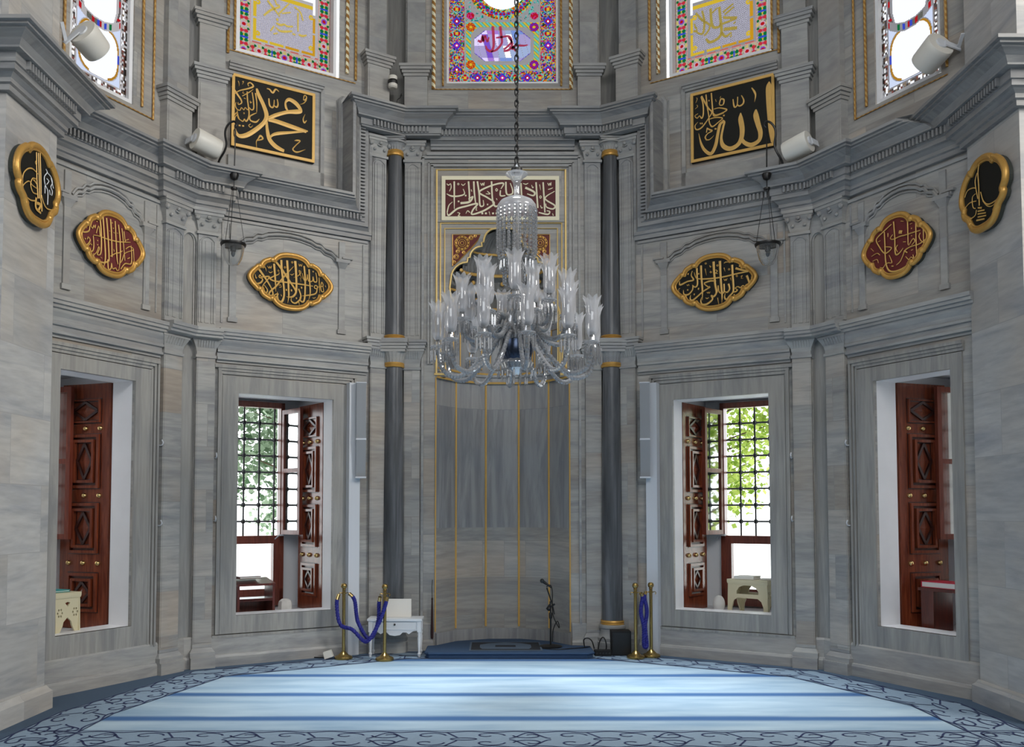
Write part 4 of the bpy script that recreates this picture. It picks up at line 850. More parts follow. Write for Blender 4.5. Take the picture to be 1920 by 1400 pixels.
# ------------------------------------------------------------------ dark columns with gilded rings
def column_thing(s, upper):
    w = side_word(s); c = (s*1.31, 10.865)
    if not upper:
        t = thing('lower_column', (c[0], c[1], 0), 'thick dark grey marble column with gilded rings, lower storey %s of the mihrab niche' % w, 'column', 'dark columns beside the mihrab')
        mb = MB(); mb.lathe([(.01,0),(.19,0),(.19,.12),(.178,.13),(.182,.17),(.165,.19),(.15,.24),(.15,.27),(.165,.285),(.165,.315),(.14,.325),(.01,.325)], n=24); mb.build('base', M_TRIM, t, None, 40)
        mb = MB(); mb.lathe([(.128,.35),(.126,1.2),(.116,2.4),(.103,3.40)], n=28); mb.build('shaft', M_COL, t, None, 60)
        g = [(.128,-.03),(.142,-.025),(.146,-.01),(.138,0),(.146,.012),(.14,.028),(.12,.03)]
        mb = MB(); mb.lathe([(r,z+.345) for r, z in g], n=28); mb.build('gilded_ring', M_GOLD, t, None, 40)
        mb = MB(); mb.lathe([(r*.86,z+3.415) for r, z in g], n=28); mb.build('gilded_ring', M_GOLD, t, None, 40)
        mb = MB(); mb.lathe([(.115,3.44),(.118,3.49),(.135,3.54),(.15,3.565)], n=40, flute=20, fl_amp=.03)
        for z0, z1, e in ((3.565,3.60,.145),(3.60,3.635,.155),(3.635,3.67,.168),(3.67,3.725,.178)): mb.box(-e, e, -e, e, z0, z1-.004)
        mb.build('capital', M_TRIM, t, None, 40)
    else:
        t = thing('upper_column', (c[0], c[1], 3.725), 'slim dark grey marble column with gilded rings, upper storey %s of the red mihrab inscription' % w, 'column', 'dark columns beside the mihrab')
        mb = MB(); mb.lathe([(.117,.03),(.114,.3),(.100,1.2),(.080,2.27)], n=28); mb.build('shaft', M_COL, t, None, 60)
        mb = MB(); mb.lathe([(.12,0),(.130,0),(.134,.012),(.126,.022),(.132,.034),(.122,.05),(.112,.05)], n=28); mb.build('gilded_ring', M_GOLD, t, None, 40)
        mb = MB(); mb.lathe([(.08,2.245),(.10,2.25),(.104,2.268),(.096,2.28),(.104,2.292),(.096,2.315),(.08,2.315)], n=28); mb.build('gilded_ring', M_GOLD, t, None, 40)
        mb = MB(); mb.lathe([(.09,2.315),(.095,2.35),(.115,2.385),(.135,2.395)], n=40, flute=20, fl_amp=.04)
        mb.lathe([(.10,2.395),(.14,2.40),(.145,2.42),(.10,2.425)], n=24)
        for z0, z1, e in ((2.425,2.445,.125),(2.445,2.465,.135)): mb.box(-e, e, -e, e, z0, z1-.004)
        mb.build('capital', M_TRIM, t, None, 40)
for s in (-1, 1): column_thing(s, False); column_thing(s, True)

# ------------------------------------------------------------------ lower windows: reveal, deep niche, frame, grille, shutter, casement
def local_frame(F, s, p, q):     # origin p=(u,d), x axis from p towards q (u,d), z up
    P = Vector((s*p[0], -p[1], 0)); Q = Vector((s*q[0], -q[1], 0)); x = (Q-P).normalized()
    a = math.atan2(x.y, x.x)
    return F @ Matrix.Translation(P) @ Matrix.Rotation(a, 4, 'Z')
wi = 1
def lower_window(F, s, W, back, ui, vis, lab_w, g0, gs):
    global wi
    u0, u1, z0, z1 = W['u0'], W['u1'], W['z0'], W['z1']; b0, b1, bt = back
    root = struct(empty('window_%d' % wi, F @ Matrix.Translation((s*(u0+u1)/2, 0, z0)))); wi += 1
    T = Matrix.Translation((-s*(u0+u1)/2, 0, -z0))
    mb = MB(); mb.T = T
    e = .003
    # front reveal of white marble, .28 deep
    for a, b, c_, d_ in ((u0-.001,u0-.03,z0,z1),(u1+.001,u1+.03,z0,z1)): wbox(mb, s, a, b, -.30, -.031, c_-.05, d_+.03)
    wbox(mb, s, u0-.03, u1+.03, -.30, -.031, z1+.001, z1+.04); wbox(mb, s, u0-.03, u1+.03, -.30, .004, z0-.05, z0)
    mb.build('reveal', M_REVEAL, root)
    # niche behind
    n0, n1, f, t, D = u0-.04, u1+.04, .47, 3.06, 1.27
    mb = MB(); mb.T = T
    P = lambda u, d, z: (s*u, -d, z)
    mb.face([P(n0,-.30,f), P(n0,-D,f), P(n0,-D,t), P(n0,-.30,t)]); mb.face([P(n1,-.30,f), P(n1,-D,f), P(n1,-D,t), P(n1,-.30,t)])
    mb.face([P(n0,-.30,t), P(n1,-.30,t), P(n1,-D,t), P(n0,-D,t)]); mb.face([P(n0,-.30,f), P(n1,-.30,f), P(n1,-D,f), P(n0,-D,f)])
    mb.plate(rect(s,n0,n1,f,t), [rect(s,b0,b1,f+.02,bt)], D, D+.22)
    mb.face([P(n0,-.30,f), P(u0,-.30,f), P(u0,-.30,t), P(n0,-.30,t)]); mb.face([P(u1,-.30,f), P(n1,-.30,f), P(n1,-.30,t), P(u1,-.30,t)])
    mb.face([P(n0,-.30,z1), P(n1,-.30,z1), P(n1,-.30,t), P(n0,-.30,t)])
    mb.build('plastered_recess', M_NICHEWALL, root)
    # wooden frame
    mb = MB(); mb.T = T
    y0, y1 = 1.20, 1.30
    for a, b, c_, d_ in ((b0,b0+.05,.50,bt),(b1-.05,b1,.50,bt),(b0,b1,bt-.07,bt),(b0,b1,1.26,1.36),(b0,b1,.49,.70),(b0+.05,b0+.13,.70,1.26),(b1-.13,b1-.05,.70,1.26)):
        mb.box(s*a, s*b, y0, y1, c_, d_)
    mb.build('window_frame', M_WOODF, root)
    mb = MB(); mb.T = T; mb.box(s*(b0+.13), s*(b1-.13), 1.245, 1.25, .70, 1.26); mb.build('lower_pane', M_PANE, root)
    # iron grille outside
    mb = MB(); mb.T = T
    us = [g0 + gs*k for k in range(-2, 8) if b0+.03 < g0+gs*k < b1-.03]; zs = [2.78-.2075*k for k in range(7)]
    for u in us: mb.tube([(s*u, 1.40, 1.34), (s*u, 1.40, 3.02)], .0115, 6)
    for z in zs: mb.tube([(s*b0, 1.40, z), (s*b1, 1.40, z)], .0115, 6)
    for u in us:
        for z in zs: mb.sphere((s*u, 1.40, z), .032, 6, 4)
    mb.build('iron_grille', M_IRON, root, None, 0)
    # open shutter leaf folded against the reveal nearest the mihrab
    Lf = local_frame(F, s, (u0-.005, -.335), (u0+.065, -.945)) @ Matrix.Translation((0,0,.475))
    sh = thing('window_shutter', Lf, 'carved mahogany shutter leaf with brass studs in the %s' % lab_w, 'shutter', 'carved window shutters')
    # visible face looks to -s side of local y: for s<0 the leaf's y axis points away from the opening
    yd = s * 1.0
    def sb(mb, a, b, t0, t1, c_, d_, m=0): mb.box(a, b, yd*t0*-1, yd*t1*-1, c_, d_, m)
    W_, H_ = .615, 2.49
    mb = MB(); sb(mb, 0, W_, -.045, 0, 0, H_); mb.build('board', M_WOOD, sh)
    def raised(za, zb, rings_):
        mb = MB(); x0, x1 = .12, W_-.12
        k = 0
        for off, wd, th in rings_:
            a, b, c_, d_ = x0+off, x1-off, za+off, zb-off
            sb(mb, a, a+wd, 0, th, c_, d_); sb(mb, b-wd, b, 0, th, c_, d_); sb(mb, a+wd, b-wd, 0, th, c_, c_+wd); sb(mb, a+wd, b-wd, 0, th, d_-wd, d_)
            k = off+wd
        a, b, c_, d_ = x0+k+.01, x1-k-.01, za+k+.012, zb-k-.012
        mx, mz = (a+b)/2, (c_+d_)/2; nn = (0, -yd, 0)
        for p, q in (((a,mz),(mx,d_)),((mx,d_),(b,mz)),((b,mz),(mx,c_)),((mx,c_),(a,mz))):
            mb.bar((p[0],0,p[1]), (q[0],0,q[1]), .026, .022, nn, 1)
        hw, hh = (b-a)/2-.03, (d_-c_)/2-.05
        top = (mx, -yd*.016, mz)
        cs = [(mx-hw,-yd*.001,mz),(mx,-yd*.001,mz+hh),(mx+hw,-yd*.001,mz),(mx,-yd*.001,mz-hh)]
        for i in range(4): mb.face([cs[i], cs[(i+1)%4], top])
        
        for off, wd, th in rings_:  # thin dark strips put shade into the creases around the raised frames
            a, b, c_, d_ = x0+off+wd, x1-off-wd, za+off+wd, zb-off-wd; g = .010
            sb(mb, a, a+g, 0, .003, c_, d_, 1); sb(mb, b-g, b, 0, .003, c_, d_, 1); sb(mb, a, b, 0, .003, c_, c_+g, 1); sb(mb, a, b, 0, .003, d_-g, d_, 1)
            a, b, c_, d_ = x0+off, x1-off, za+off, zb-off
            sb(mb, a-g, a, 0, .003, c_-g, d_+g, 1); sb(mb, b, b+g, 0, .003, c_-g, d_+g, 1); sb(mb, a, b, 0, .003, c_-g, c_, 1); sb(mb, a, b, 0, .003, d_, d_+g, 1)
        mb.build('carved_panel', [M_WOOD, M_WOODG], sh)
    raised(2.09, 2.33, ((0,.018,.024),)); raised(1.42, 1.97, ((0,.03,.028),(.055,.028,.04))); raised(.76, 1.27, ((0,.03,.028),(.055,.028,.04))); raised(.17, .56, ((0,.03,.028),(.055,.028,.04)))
    for z in (2.03, 1.345, .66):
        for x in (.12, W_/2, W_-.12):
            mb = MB(); mb.lathe([(.001,.034),(.016,.031),(.025,.019),(.028,.004),(.028,0)], n=10)
            mb.build('stud', M_STUD, sh, Matrix.Translation((x, 0, z)) @ Matrix.Rotation(R(90)*yd, 4, 'X'), 60)
    # glazed casement swung into the room
    Lc = local_frame(F, s, (b0+.02, -1.19), (b0-.06, -.75)) @ Matrix.Translation((0,0,1.375))
    ca = thing('window_casement', Lc, 'glazed mahogany casement swung open in the %s' % lab_w, 'window', 'open casements')
    W2, H2 = .44, 1.56
    mb = MB()
    for a, b, c_, d_ in ((0,.05,0,H2),(W2-.05,W2,0,H2),(.05,W2-.05,0,.055),(.05,W2-.05,H2-.055,H2),(.05,W2-.05,.77,.82)): mb.box(a, b, -.022, .022, c_, d_)
    mb.build('sash', M_WOODF, ca)
    mb = MB(); mb.box(.05, W2-.05, -.003, .003, .055, .77); mb.box(.05, W2-.05, -.003, .003, .82, H2-.055); mb.build('pane', M_CASEP, ca)
    mb = MB(); mb.box(.0, .03, -.05, .05, -.02, .0); mb.tube([(.01,-.05,-.01), (-.03,-.09,-.06)], .008, 6); mb.build('latch', M_METALW, ca)
for s in (-1, 1):
    w = side_word(s)
    lower_window(FA[s], s, WA, (1.0, 1.78, 3.03), 0, 1, 'inner %s window beside the column speaker' % w, 1.2625 if s < 0 else 1.385, .195 if s < 0 else .187)
    lower_window(FB[s], s, WB, (.86, 1.52, 3.03), 0, 1, 'outermost %s window next to the pier' % w, 1.0, .19)
# ------------------------------------------------------------------ upper stained glass windows
def hsh(i, j, k=0): 
    v = math.sin(i*127.1 + j*311.7 + k*74.7) * 43758.5453
    return v - math.floor(v)
PLS = (.62,.60,.63,1)        # plaster between panes (opaque: alpha 1)
def Gc(r, g, b): 
    c = rgb(r, g, b); k = 1.0 if min(r, g, b) > 200 else 0.62; return (c[0]*k, c[1]*k, c[2]*k, 0.0)
YEL, ORG, TEA, CYA, REDg, PNK, VIO, BLU, GRN, WHT, LIL, DRK = Gc(255,214,60), Gc(245,150,30), Gc(30,150,140), Gc(120,226,214), Gc(214,30,40), Gc(236,60,150), Gc(96,50,224), Gc(70,90,230), Gc(20,130,70), Gc(252,252,255), Gc(205,190,245), Gc(40,40,60)
def mosaic(x, z, pal, c=.014):
    i, j = math.floor(x/c), math.floor(z/c)
    fx, fz = x/c-i, z/c-j
    if hsh(i, j, 3) < .16: return PLS
    return pal[int(hsh(i, j)*len(pal)) % len(pal)]
PALC = (ORG, YEL, TEA, GRN, REDg, VIO, BLU, ORG, PNK, CYA, DRK, REDg)
def band_c(a, b):      # a along, b across (-.5...5), metres; rosettes every .155
    p = .155; k = math.floor(a/p+.5); da = a-k*p; r = math.hypot(da, b)
    dm = abs(da)+abs(b)
    if k % 2 == 0:
        if r < .012: return WHT
        if dm < .034: return REDg if k % 4 else PNK
        if dm < .050: return VIO
        if dm < .062: return BLU
    else:
        if abs(b) < .016 and abs(da) < .018: return YEL
        if abs(b) < .042 and abs(da) < .018: return REDg
        if r < .055 and r > .045: return CYA
    if abs(b) > .085: return (ORG, YEL, REDg, DRK)[int(hsh(math.floor(a/.02), math.floor(b/.02))*4) % 4]
    return mosaic(a, b, PALC)
def win_c(x, z):       # centre window, x -.66...66, z from 6.965
    ax = abs(x)
    if ax > .665 or z < 6.97: return PLS
    if z < 7.145: return band_c(x, z-7.058) if ax < .52 else mosaic(x, z, PALC)
    if ax > .475: return band_c(z-.03, ax-.57)
    if ax > .455 or z < 7.165: return PLS
    ix, iz = x, z-7.165
    if iz < .60:      # cartouche panel
        cx, cz = x, iz-.30
        for qx in (-.395, .395):
            for qz in (-.24, .24):
                r = math.hypot(cx-qx, cz-qz); an = math.atan2(cz-qz, cx-qx)
                if r < .018: return YEL
                if r < .058: return ((ORG, REDg) if qx < 0 else (VIO, REDg))[int(an*2.2+r*60+20) % 2]
        oc = max(abs(cx)-.395, abs(cz)-.24, (abs(cx)+abs(cz)-.545))
        if oc > 0:
            q = int(math.floor((cx+cz)/.042)) % 2
            e = (cx+cz)/.042 - math.floor((cx+cz)/.042)
            if e < .12: return TEA
            return YEL if q else CYA
        if oc > -.045: return PLS
        inn = max(abs(cx)-.36, abs(cz)-.205, abs(cx)*.8+abs(cz)-.375)
        if inn > 0: return PLS
        if inn > -.008: return VIO
        k = math.floor((cx+.25*cz)/.075)
        if abs((cx+.25*cz)/.075-k) < .05: return PLS
        h = hsh(k, math.floor(cz/.15), 9)
        if cx < -.05: return (LIL, Gc(150,100,240), Gc(206,150,250), Gc(226,210,255))[int(h*4)]
        return (Gc(196,214,255), WHT, Gc(150,180,255), LIL)[int(h*4)]
    if iz < .615: return PLS
    # roundel above
    r = math.hypot(x, z-8.22)
    if r < .29: return WHT
    if r < .42:
        a = math.atan2(x, z-8.22); k = math.floor(a*6)
        d = math.hypot((a*6-k-.5)*.055, r-.35)
        if d < .014: return REDg
        if d < .024: return BLU
        return (YEL, ORG, REDg, GRN, CYA)[int(hsh(math.floor(a*22), math.floor(r/.022))*5)]
    if r < .44: return PLS
    d = math.hypot(ax-.40, (z-7.85)*1.1)
    if d < .05: return (REDg, PNK)[int(hsh(math.floor(x/.012), math.floor(z/.012))*2)]
    return PLS if hsh(math.floor(x/.03), math.floor(z/.03), 2) < .62 else (CYA, TEA, PLS)[int(hsh(math.floor(x/.016), math.floor(z/.016))*3)]
BG = (.60,.52,.40,1)
def flowers(a, b, w):   # floral band
    p = .30; k = math.floor(a/p+.5); da = a-k*p; sb = abs(b)
    BGc = Gc(222,206,168)
    r = math.hypot(da, b)
    if r < .021: return REDg
    if r < .034: return Gc(150,90,230) if hsh(k, 1) > .4 else Gc(236,200,220)
    for q, cc in ((.075, Gc(230,60,70)), (-.075, Gc(230,60,70)), (.12, GRN), (-.12, GRN)):
        if math.hypot((da-q)*1.0, sb-.028) < .022: return cc
        if math.hypot((da-q), b) < .012: return PNK if cc != GRN else YEL
    if math.hypot(da*1.0, sb-.055) < .018: return Gc(238,214,130)
    if math.hypot(abs(da)-.045, sb-.05) < .016: return Gc(20,120,60)
    if abs(abs(da)-.148) < .008 and sb < .05: return BLU
    if sb > w*.5-.008: return Gc(240,170,170)
    return PLS if hsh(math.floor(a/.013), math.floor(b/.013)) < .42 else BGc
def win_a(s):
    UC, HWa = 1.42, .555
    def f(x, z):
        u = s*x; du = (u-UC); ax = abs(du); y = z-6.845
        if ax > HWa or y < 0: return PLS
        if y < .17: return flowers(du, y-.085, .17) if ax < HWa-.15 else flowers(z, ax-(HWa-.075), .15)
        if ax > HWa-.15: return flowers(z, ax-(HWa-.075), .15)
        if y < .185: return Gc(226,120,110) if int(x/.05) % 3 else PLS
        ix = HWa-.165-ax; iy = y-.20
        if ix < .018 or iy < 0: return PLS
        e = min(ix-.018, iy)
        cz = min(abs(y-.36), abs(y-.64))
        if e < .034:
            if (abs(du) < .012 and iy < .034) or abs(abs(du)-.19) < .012 and iy < .034 or abs(y-.47) < .012: return PLS
            if ix < .06 and .66 < y < .70: return PLS
            if y > .70 and ix < .06: return WHT
            return YEL if du*s < 0 or hsh(1, 1) > 2 else Gc(240,176,40)
        if y > .76: 
            if y < .80: return YEL
            return WHT if y > .84 else PLS
        for q in (.29, .66):
            if math.hypot(ix-.07, y-q) < .030 and math.hypot(ix-.07, y-q) > .008: return YEL
        return Gc(206,200,222) if (int(x/.012)+int(z/.012)) % 2 else (.66,.63,.68,1)
    return f
def win_b(s):
    UC, HWa = 1.155, .335
    def f(x, z):
        u = s*x; du = u-UC; ax = abs(du); y = z-5.785
        if ax > HWa or y < 0: return PLS
        def bits(a, b):
            h = hsh(math.floor(a/.022), math.floor(b/.022), 7)
            return WHT if h < .26 else (Gc(120,96,84), Gc(90,84,84), Gc(160,140,120), Gc(150,90,80), Gc(110,100,96))[int(hsh(math.floor(a/.022), math.floor(b/.022))*5)] if h < .8 else PLS
        if y < .07: return bits(x, z)
        if ax > HWa-.07: return bits(x, z)
        if ax > HWa-.085 or y < .085: return PLS
        # lobed lower light and tall light above
        iw = HWa-.085
        lead = None
        zc_ = .62 + .10*(abs(du)/iw)**2
        d2 = abs(y - zc_)
        if d2 < .045:
            if d2 > .03: return PLS
            h = hsh(math.floor(du/.03), 4)
            return REDg if h < .12 else (BLU if h < .24 else (GRN if h < .34 else (Gc(120,120,110) if h < .6 else PLS)))
        if y < zc_:
            q = max((ax/(iw*.86)), abs(y-.36)/.235); l = (ax/(iw*.95))**3 + (abs(y-.36)/.26)**3
            if .82 < l < 1.05 and ax > iw*.45: return Gc(214,150,40) if abs(y-.36) > .045 else BLU
            if l >= 1.05: return PLS if l < 1.15 else Gc(206,214,236)
            return WHT
        yy = y-zc_
        l = max(ax/(iw*.80), 0) + max(0, .14-yy)*1.6
        if l > 1: return PLS if l < 1.14 else (REDg if hsh(math.floor(z/.03), 2) < .12 else (BLU if hsh(math.floor(z/.03), 3) < .15 else (Gc(120,110,110) if l < 1.28 else WHT)))
        return WHT
    return f
def stained_window(F, s, u0, u1, z0, z1, fn, c, depth, label_n, strokes=None, smat=None):
    global wi
    root = struct(empty('window_%d' % wi, F)); wi += 1
    mb = MB(); mb.c = []
    a, b = sorted((s*u0, s*u1)); nx = int(round((b-a)/c)); nz = int(round((z1-z0)/c))
    base = mb.add([(a+(b-a)*i/nx, depth, z0+(z1-z0)*j/nz) for j in range(nz+1) for i in range(nx+1)])
    for j in range(nz):
        for i in range(nx):
            x = a+(b-a)*(i+.5)/nx; z = z0+(z1-z0)*(j+.5)/nz
            q = base + j*(nx+1)+i
            mb.f.append((q, q+1, q+nx+2, q+nx+1)); mb.m.append(0); mb.c.append(fn(x, z))
    mb.build('stained_pane', M_STAINED, root)
    mb = MB()
    for (p0, p1, q0, q1) in ((a-.04,a,z0-.03,TOP-.05),(b,b+.04,z0-.03,TOP-.05)): mb.box(p0, p1, .02, depth+.03, q0, q1)
    mb.box(a, b, .02, depth+.03, z0-.05, z0)
    mb.face([(a,depth,z1),(b,depth,z1),(b,depth,TOP),(a,depth,TOP)])
    mb.build('reveal', M_REVEAL, root)
    if strokes:
        mb = MB()
        for st in strokes:
            mb.ribbon([(st[i]/1000, st[i+1]/1000, st[i+2]/1000*1.7) for i in range(0, len(st), 3)], depth-.006)
        mb.build('glass_lettering', smat, root)
    return root
def gilt_surround(root, F, s, outs, zb, ztop):
    for u, z, r, m_ in outs:
        mb = MB(); mb.tube([(s*u, -.015, z), (s*u, -.015, ztop)], r, 6)
        mb.build('gilt_rope', m_, root)
    mb = MB(); us = [s*o[0] for o in outs]; a, b = min(us), max(us)
    mb.tube([(a, -.01, zb), (b, -.01, zb)], .007, 5); mb.build('gilt_beading', M_ROPEG2, root)
r_ = stained_window(FC, 1, -.665, .665, 6.97, 8.25, win_c, .007, .10, 'c', STROKES['glass_center'], M_GLPINK)
gilt_surround(r_, FC, 1, [(-.85,6.86,.026,M_ROPEG),(-.735,6.90,.014,M_ROPEG2),(.725,6.90,.014,M_ROPEG2),(.845,6.86,.026,M_ROPEG)], 6.86, TOP-.02)
for s in (-1, 1):
    r_ = stained_window(FA[s], s, .862, 1.975, 6.845, 8.0, win_a(s), .0075, .13, 'a', STROKES['glass_left' if s < 0 else 'glass_right'], M_GLYEL)
    gilt_surround(r_, FA[s], s, [(.59,6.82,.016,M_ROPEG2),(.70,6.87,.022,M_ROPEG),(2.04,6.80,.014,M_ROPEG2),(2.115,6.74,.016,M_ROPEG2)], 6.785, TOP-.02)
    r_ = stained_window(FB[s], s, .82, 1.49, 5.785, 7.1, win_b(s), .0075, .06, 'b')
    gilt_surround(r_, FB[s], s, [(.535,5.68,.012,M_ROPEG2),(.68,5.76,.014,M_ROPEG2),(1.60,5.76,.014,M_ROPEG2)], 5.69, TOP-.02)
# ------------------------------------------------------------------ calligraphy panels and plaques
def lettering(parent, key, y, cx, cz, m, lift=.003, wk=1.0):
    mb = MB()
    for st in STROKES[key]:
        mb.ribbon([(st[i]/1000-cx, st[i+1]/1000-cz, st[i+2]/1000*wk) for i in range(0, len(st), 3)], y, 0, lift)
    return mb.build('lettering', m, parent)
def square_panel(F, s, uc, zc_, hw, hh, key, label):
    t = thing('calligraphy_panel', F @ Matrix.Translation((s*uc, 0, zc_)), label, 'panel', 'square black calligraphy panels')
    mb = MB(); mb.box(-hw, hw, -.045, -.004, -hh, hh); mb.build('board', M_BLACKP, t)
    mb = MB(); w = .032
    mb.box(-hw, -hw+w, -.058, -.045, -hh, hh); mb.box(hw-w, hw, -.058, -.045, -hh, hh); mb.box(-hw+w, hw-w, -.058, -.045, -hh, -hh+w); mb.box(-hw+w, hw-w, -.058, -.045, hh-w, hh)
    mb.build('gilt_frame', M_GOLDP, t)
    lettering(t, key, -.048, s*uc, zc_, M_GOLDP)
square_panel(FA[-1], -1, 1.593, 6.10, .482, .408, 'muhammad', 'square black panel with large crossing gold calligraphy on the upper left wall')
square_panel(FA[1], 1, 1.588, 6.10, .482, .408, 'allah', 'square black panel with tall upright gold calligraphy, upper right wall')
# inscription over the mihrab
t = thing('inscription_panel', FC @ Matrix.Translation((-.026, 0, 5.493)), 'long maroon inscription panel with cream lettering and cream border over the mihrab', 'panel')
mb = MB(); mb.box(-.68, .68, -.018, -.003, -.23, .23); mb.build('board', M_MAROON2, t)
mb = MB()
for a, b, c_, d_ in ((-.72,-.675,-.275,.275),(.675,.72,-.275,.275),(-.675,.675,-.275,-.228),(-.675,.675,.228,.275)): mb.box(a, b, -.026, -.003, c_, d_)
mb.build('cream_border', M_CREAM, t)
lettering(t, 'mihrab_panel', -.021, -.026, 5.493, M_CREAM)
# lobed oval plaques
Q = [(0,1),(.15,.985),(.29,.92),(.39,.80),(.43,.70),(.50,.735),(.56,.70),(.66,.62),(.715,.50),(.735,.40),(.79,.43),(.84,.36),(.92,.24),(.98,.11),(1.0,0)]
OV = Q + [(x,-z) for x, z in Q[::-1][1:]] + [(-x,-z) for x, z in Q[1:]] + [(-x,z) for x, z in Q[::-1][1:-1]]
def closed_smooth(pts, k=3):
    n = len(pts); out = []
    for i in range(n):
        p0, p1, p2, p3 = (pts[(i+j) % n] for j in (-1,0,1,2))
        for j in range(k):
            t = j/k
            out.append(tuple(0.5*((2*p1[q]) + (-p0[q]+p2[q])*t + (2*p0[q]-5*p1[q]+4*p2[q]-p3[q])*t*t + (-p0[q]+3*p1[q]-3*p2[q]+p3[q])*t**3) for q in (0,1)))
    return out
def plaque(F, x, zc_, shape, keys, field, label, group, rim=.024, dep=.075, name='oval_plaque', scrolls=()):
    t = thing(name, F @ Matrix.Translation((x, 0, zc_)), label, 'plaque', group)
    sh = closed_smooth(shape)
    inner = [(a*.93, b*.90) for a, b in sh]
    mb = MB(); mb.plate(sh, [], -.05, -.004, 0); mb.build('backing', M_PLAQUE_EDGE, t)
    mb = MB(); mb.plate(inner, [], -dep+.012, -.05, 0); mb.build('field', field, t)
    mb = MB()
    mb.tube([(a*.965, -.062, b*.95) for a, b in sh], rim, 8, 0, True); mb.tube([(a*.895, -dep+.006, b*.855) for a, b in sh], rim*.42, 6, 0, True)
    for a, b, r in scrolls: mb.sphere((a, -.075, b), r, 8, 5, 0, 1, .6, 1)
    mb.build('gilt_rim', M_GOLD, t, None, 50)
    for k, m in keys: lettering(t, k, -dep-.0, x, zc_, m, .004, 1.3)
E_ = lambda w, h: [(a*w, b*h) for a, b in OV]
def nibs(w, h): return [(qx*a*w, qz*b*h, .03) for qx in (-1,1) for qz in (-1,1) for a, b in ((.47,.70),(.765,.41))]
plaque(FA[-1], -1.375, 4.262, E_(.50,.325), [('oval_left', M_GOLDP)], M_BLACKP, 'lobed black oval plaque with gold script and gilt rim, left of the mihrab', 'lobed oval plaques', scrolls=nibs(.48,.31))
plaque(FA[1], 1.355, 4.262, E_(.50,.325), [('oval_right', M_GOLDP)], M_BLACKP, 'lobed black oval plaque with gold script and gilt rim, right of the mihrab', 'lobed oval plaques', scrolls=nibs(.48,.31))
plaque(FB[-1], -1.058, 4.238, E_(.395,.318), [('red_left', M_GOLDP)], M_MAROON, 'lobed dark red oval plaque with gold script above the outermost left window', 'lobed oval plaques', scrolls=nibs(.38,.30))
plaque(FB[1], 1.035, 4.232, E_(.40,.318), [('red_right', M_GOLDP)], M_MAROON, 'lobed dark red oval plaque with gold script above the outermost right window', 'lobed oval plaques', scrolls=nibs(.385,.30))
# tall tughra plaques on the piers
TQ = [(0,1),(.22,.97),(.40,.88),(.50,.76),(.56,.80),(.66,.74),(.80,.62),(.93,.42),(1.0,.18),(.97,-.04),(.86,-.20),(.90,-.27),(.84,-.42),(.66,-.56),(.58,-.72),(.44,-.90),(.22,-.99),(0,-1)]
TS = TQ + [(-x, z) for x, z in TQ[::-1][1:-1]]
def tnibs(w, h): return [(q*a*w, b*h, .028) for q in (-1,1) for a, b in ((.54,.79),(.87,-.24),(.58,-.68))]
plaque(FP[-1], -.422, 4.312, [(a*.345, b*.325) for a, b in TS], [('tughra_left', M_GOLDP), ('flower_left', M_WHITE)], M_BLACKP, 'dark plaque with gold tughra, white flower and thick gilt rim on the left pier', 'tughra plaques',   .029, .072, 'tughra_plaque', tnibs(.335,.31))
plaque(FP[1], .352, 4.362, [(a*.355, b*.315) for a, b in TS], [('tughra_right', M_GOLDP)], M_BLACKP, 'dark plaque with gold tughra and thick gilt rim on the right pier', 'tughra plaques', .029, .072, 'tughra_plaque', tnibs(.345,.305))
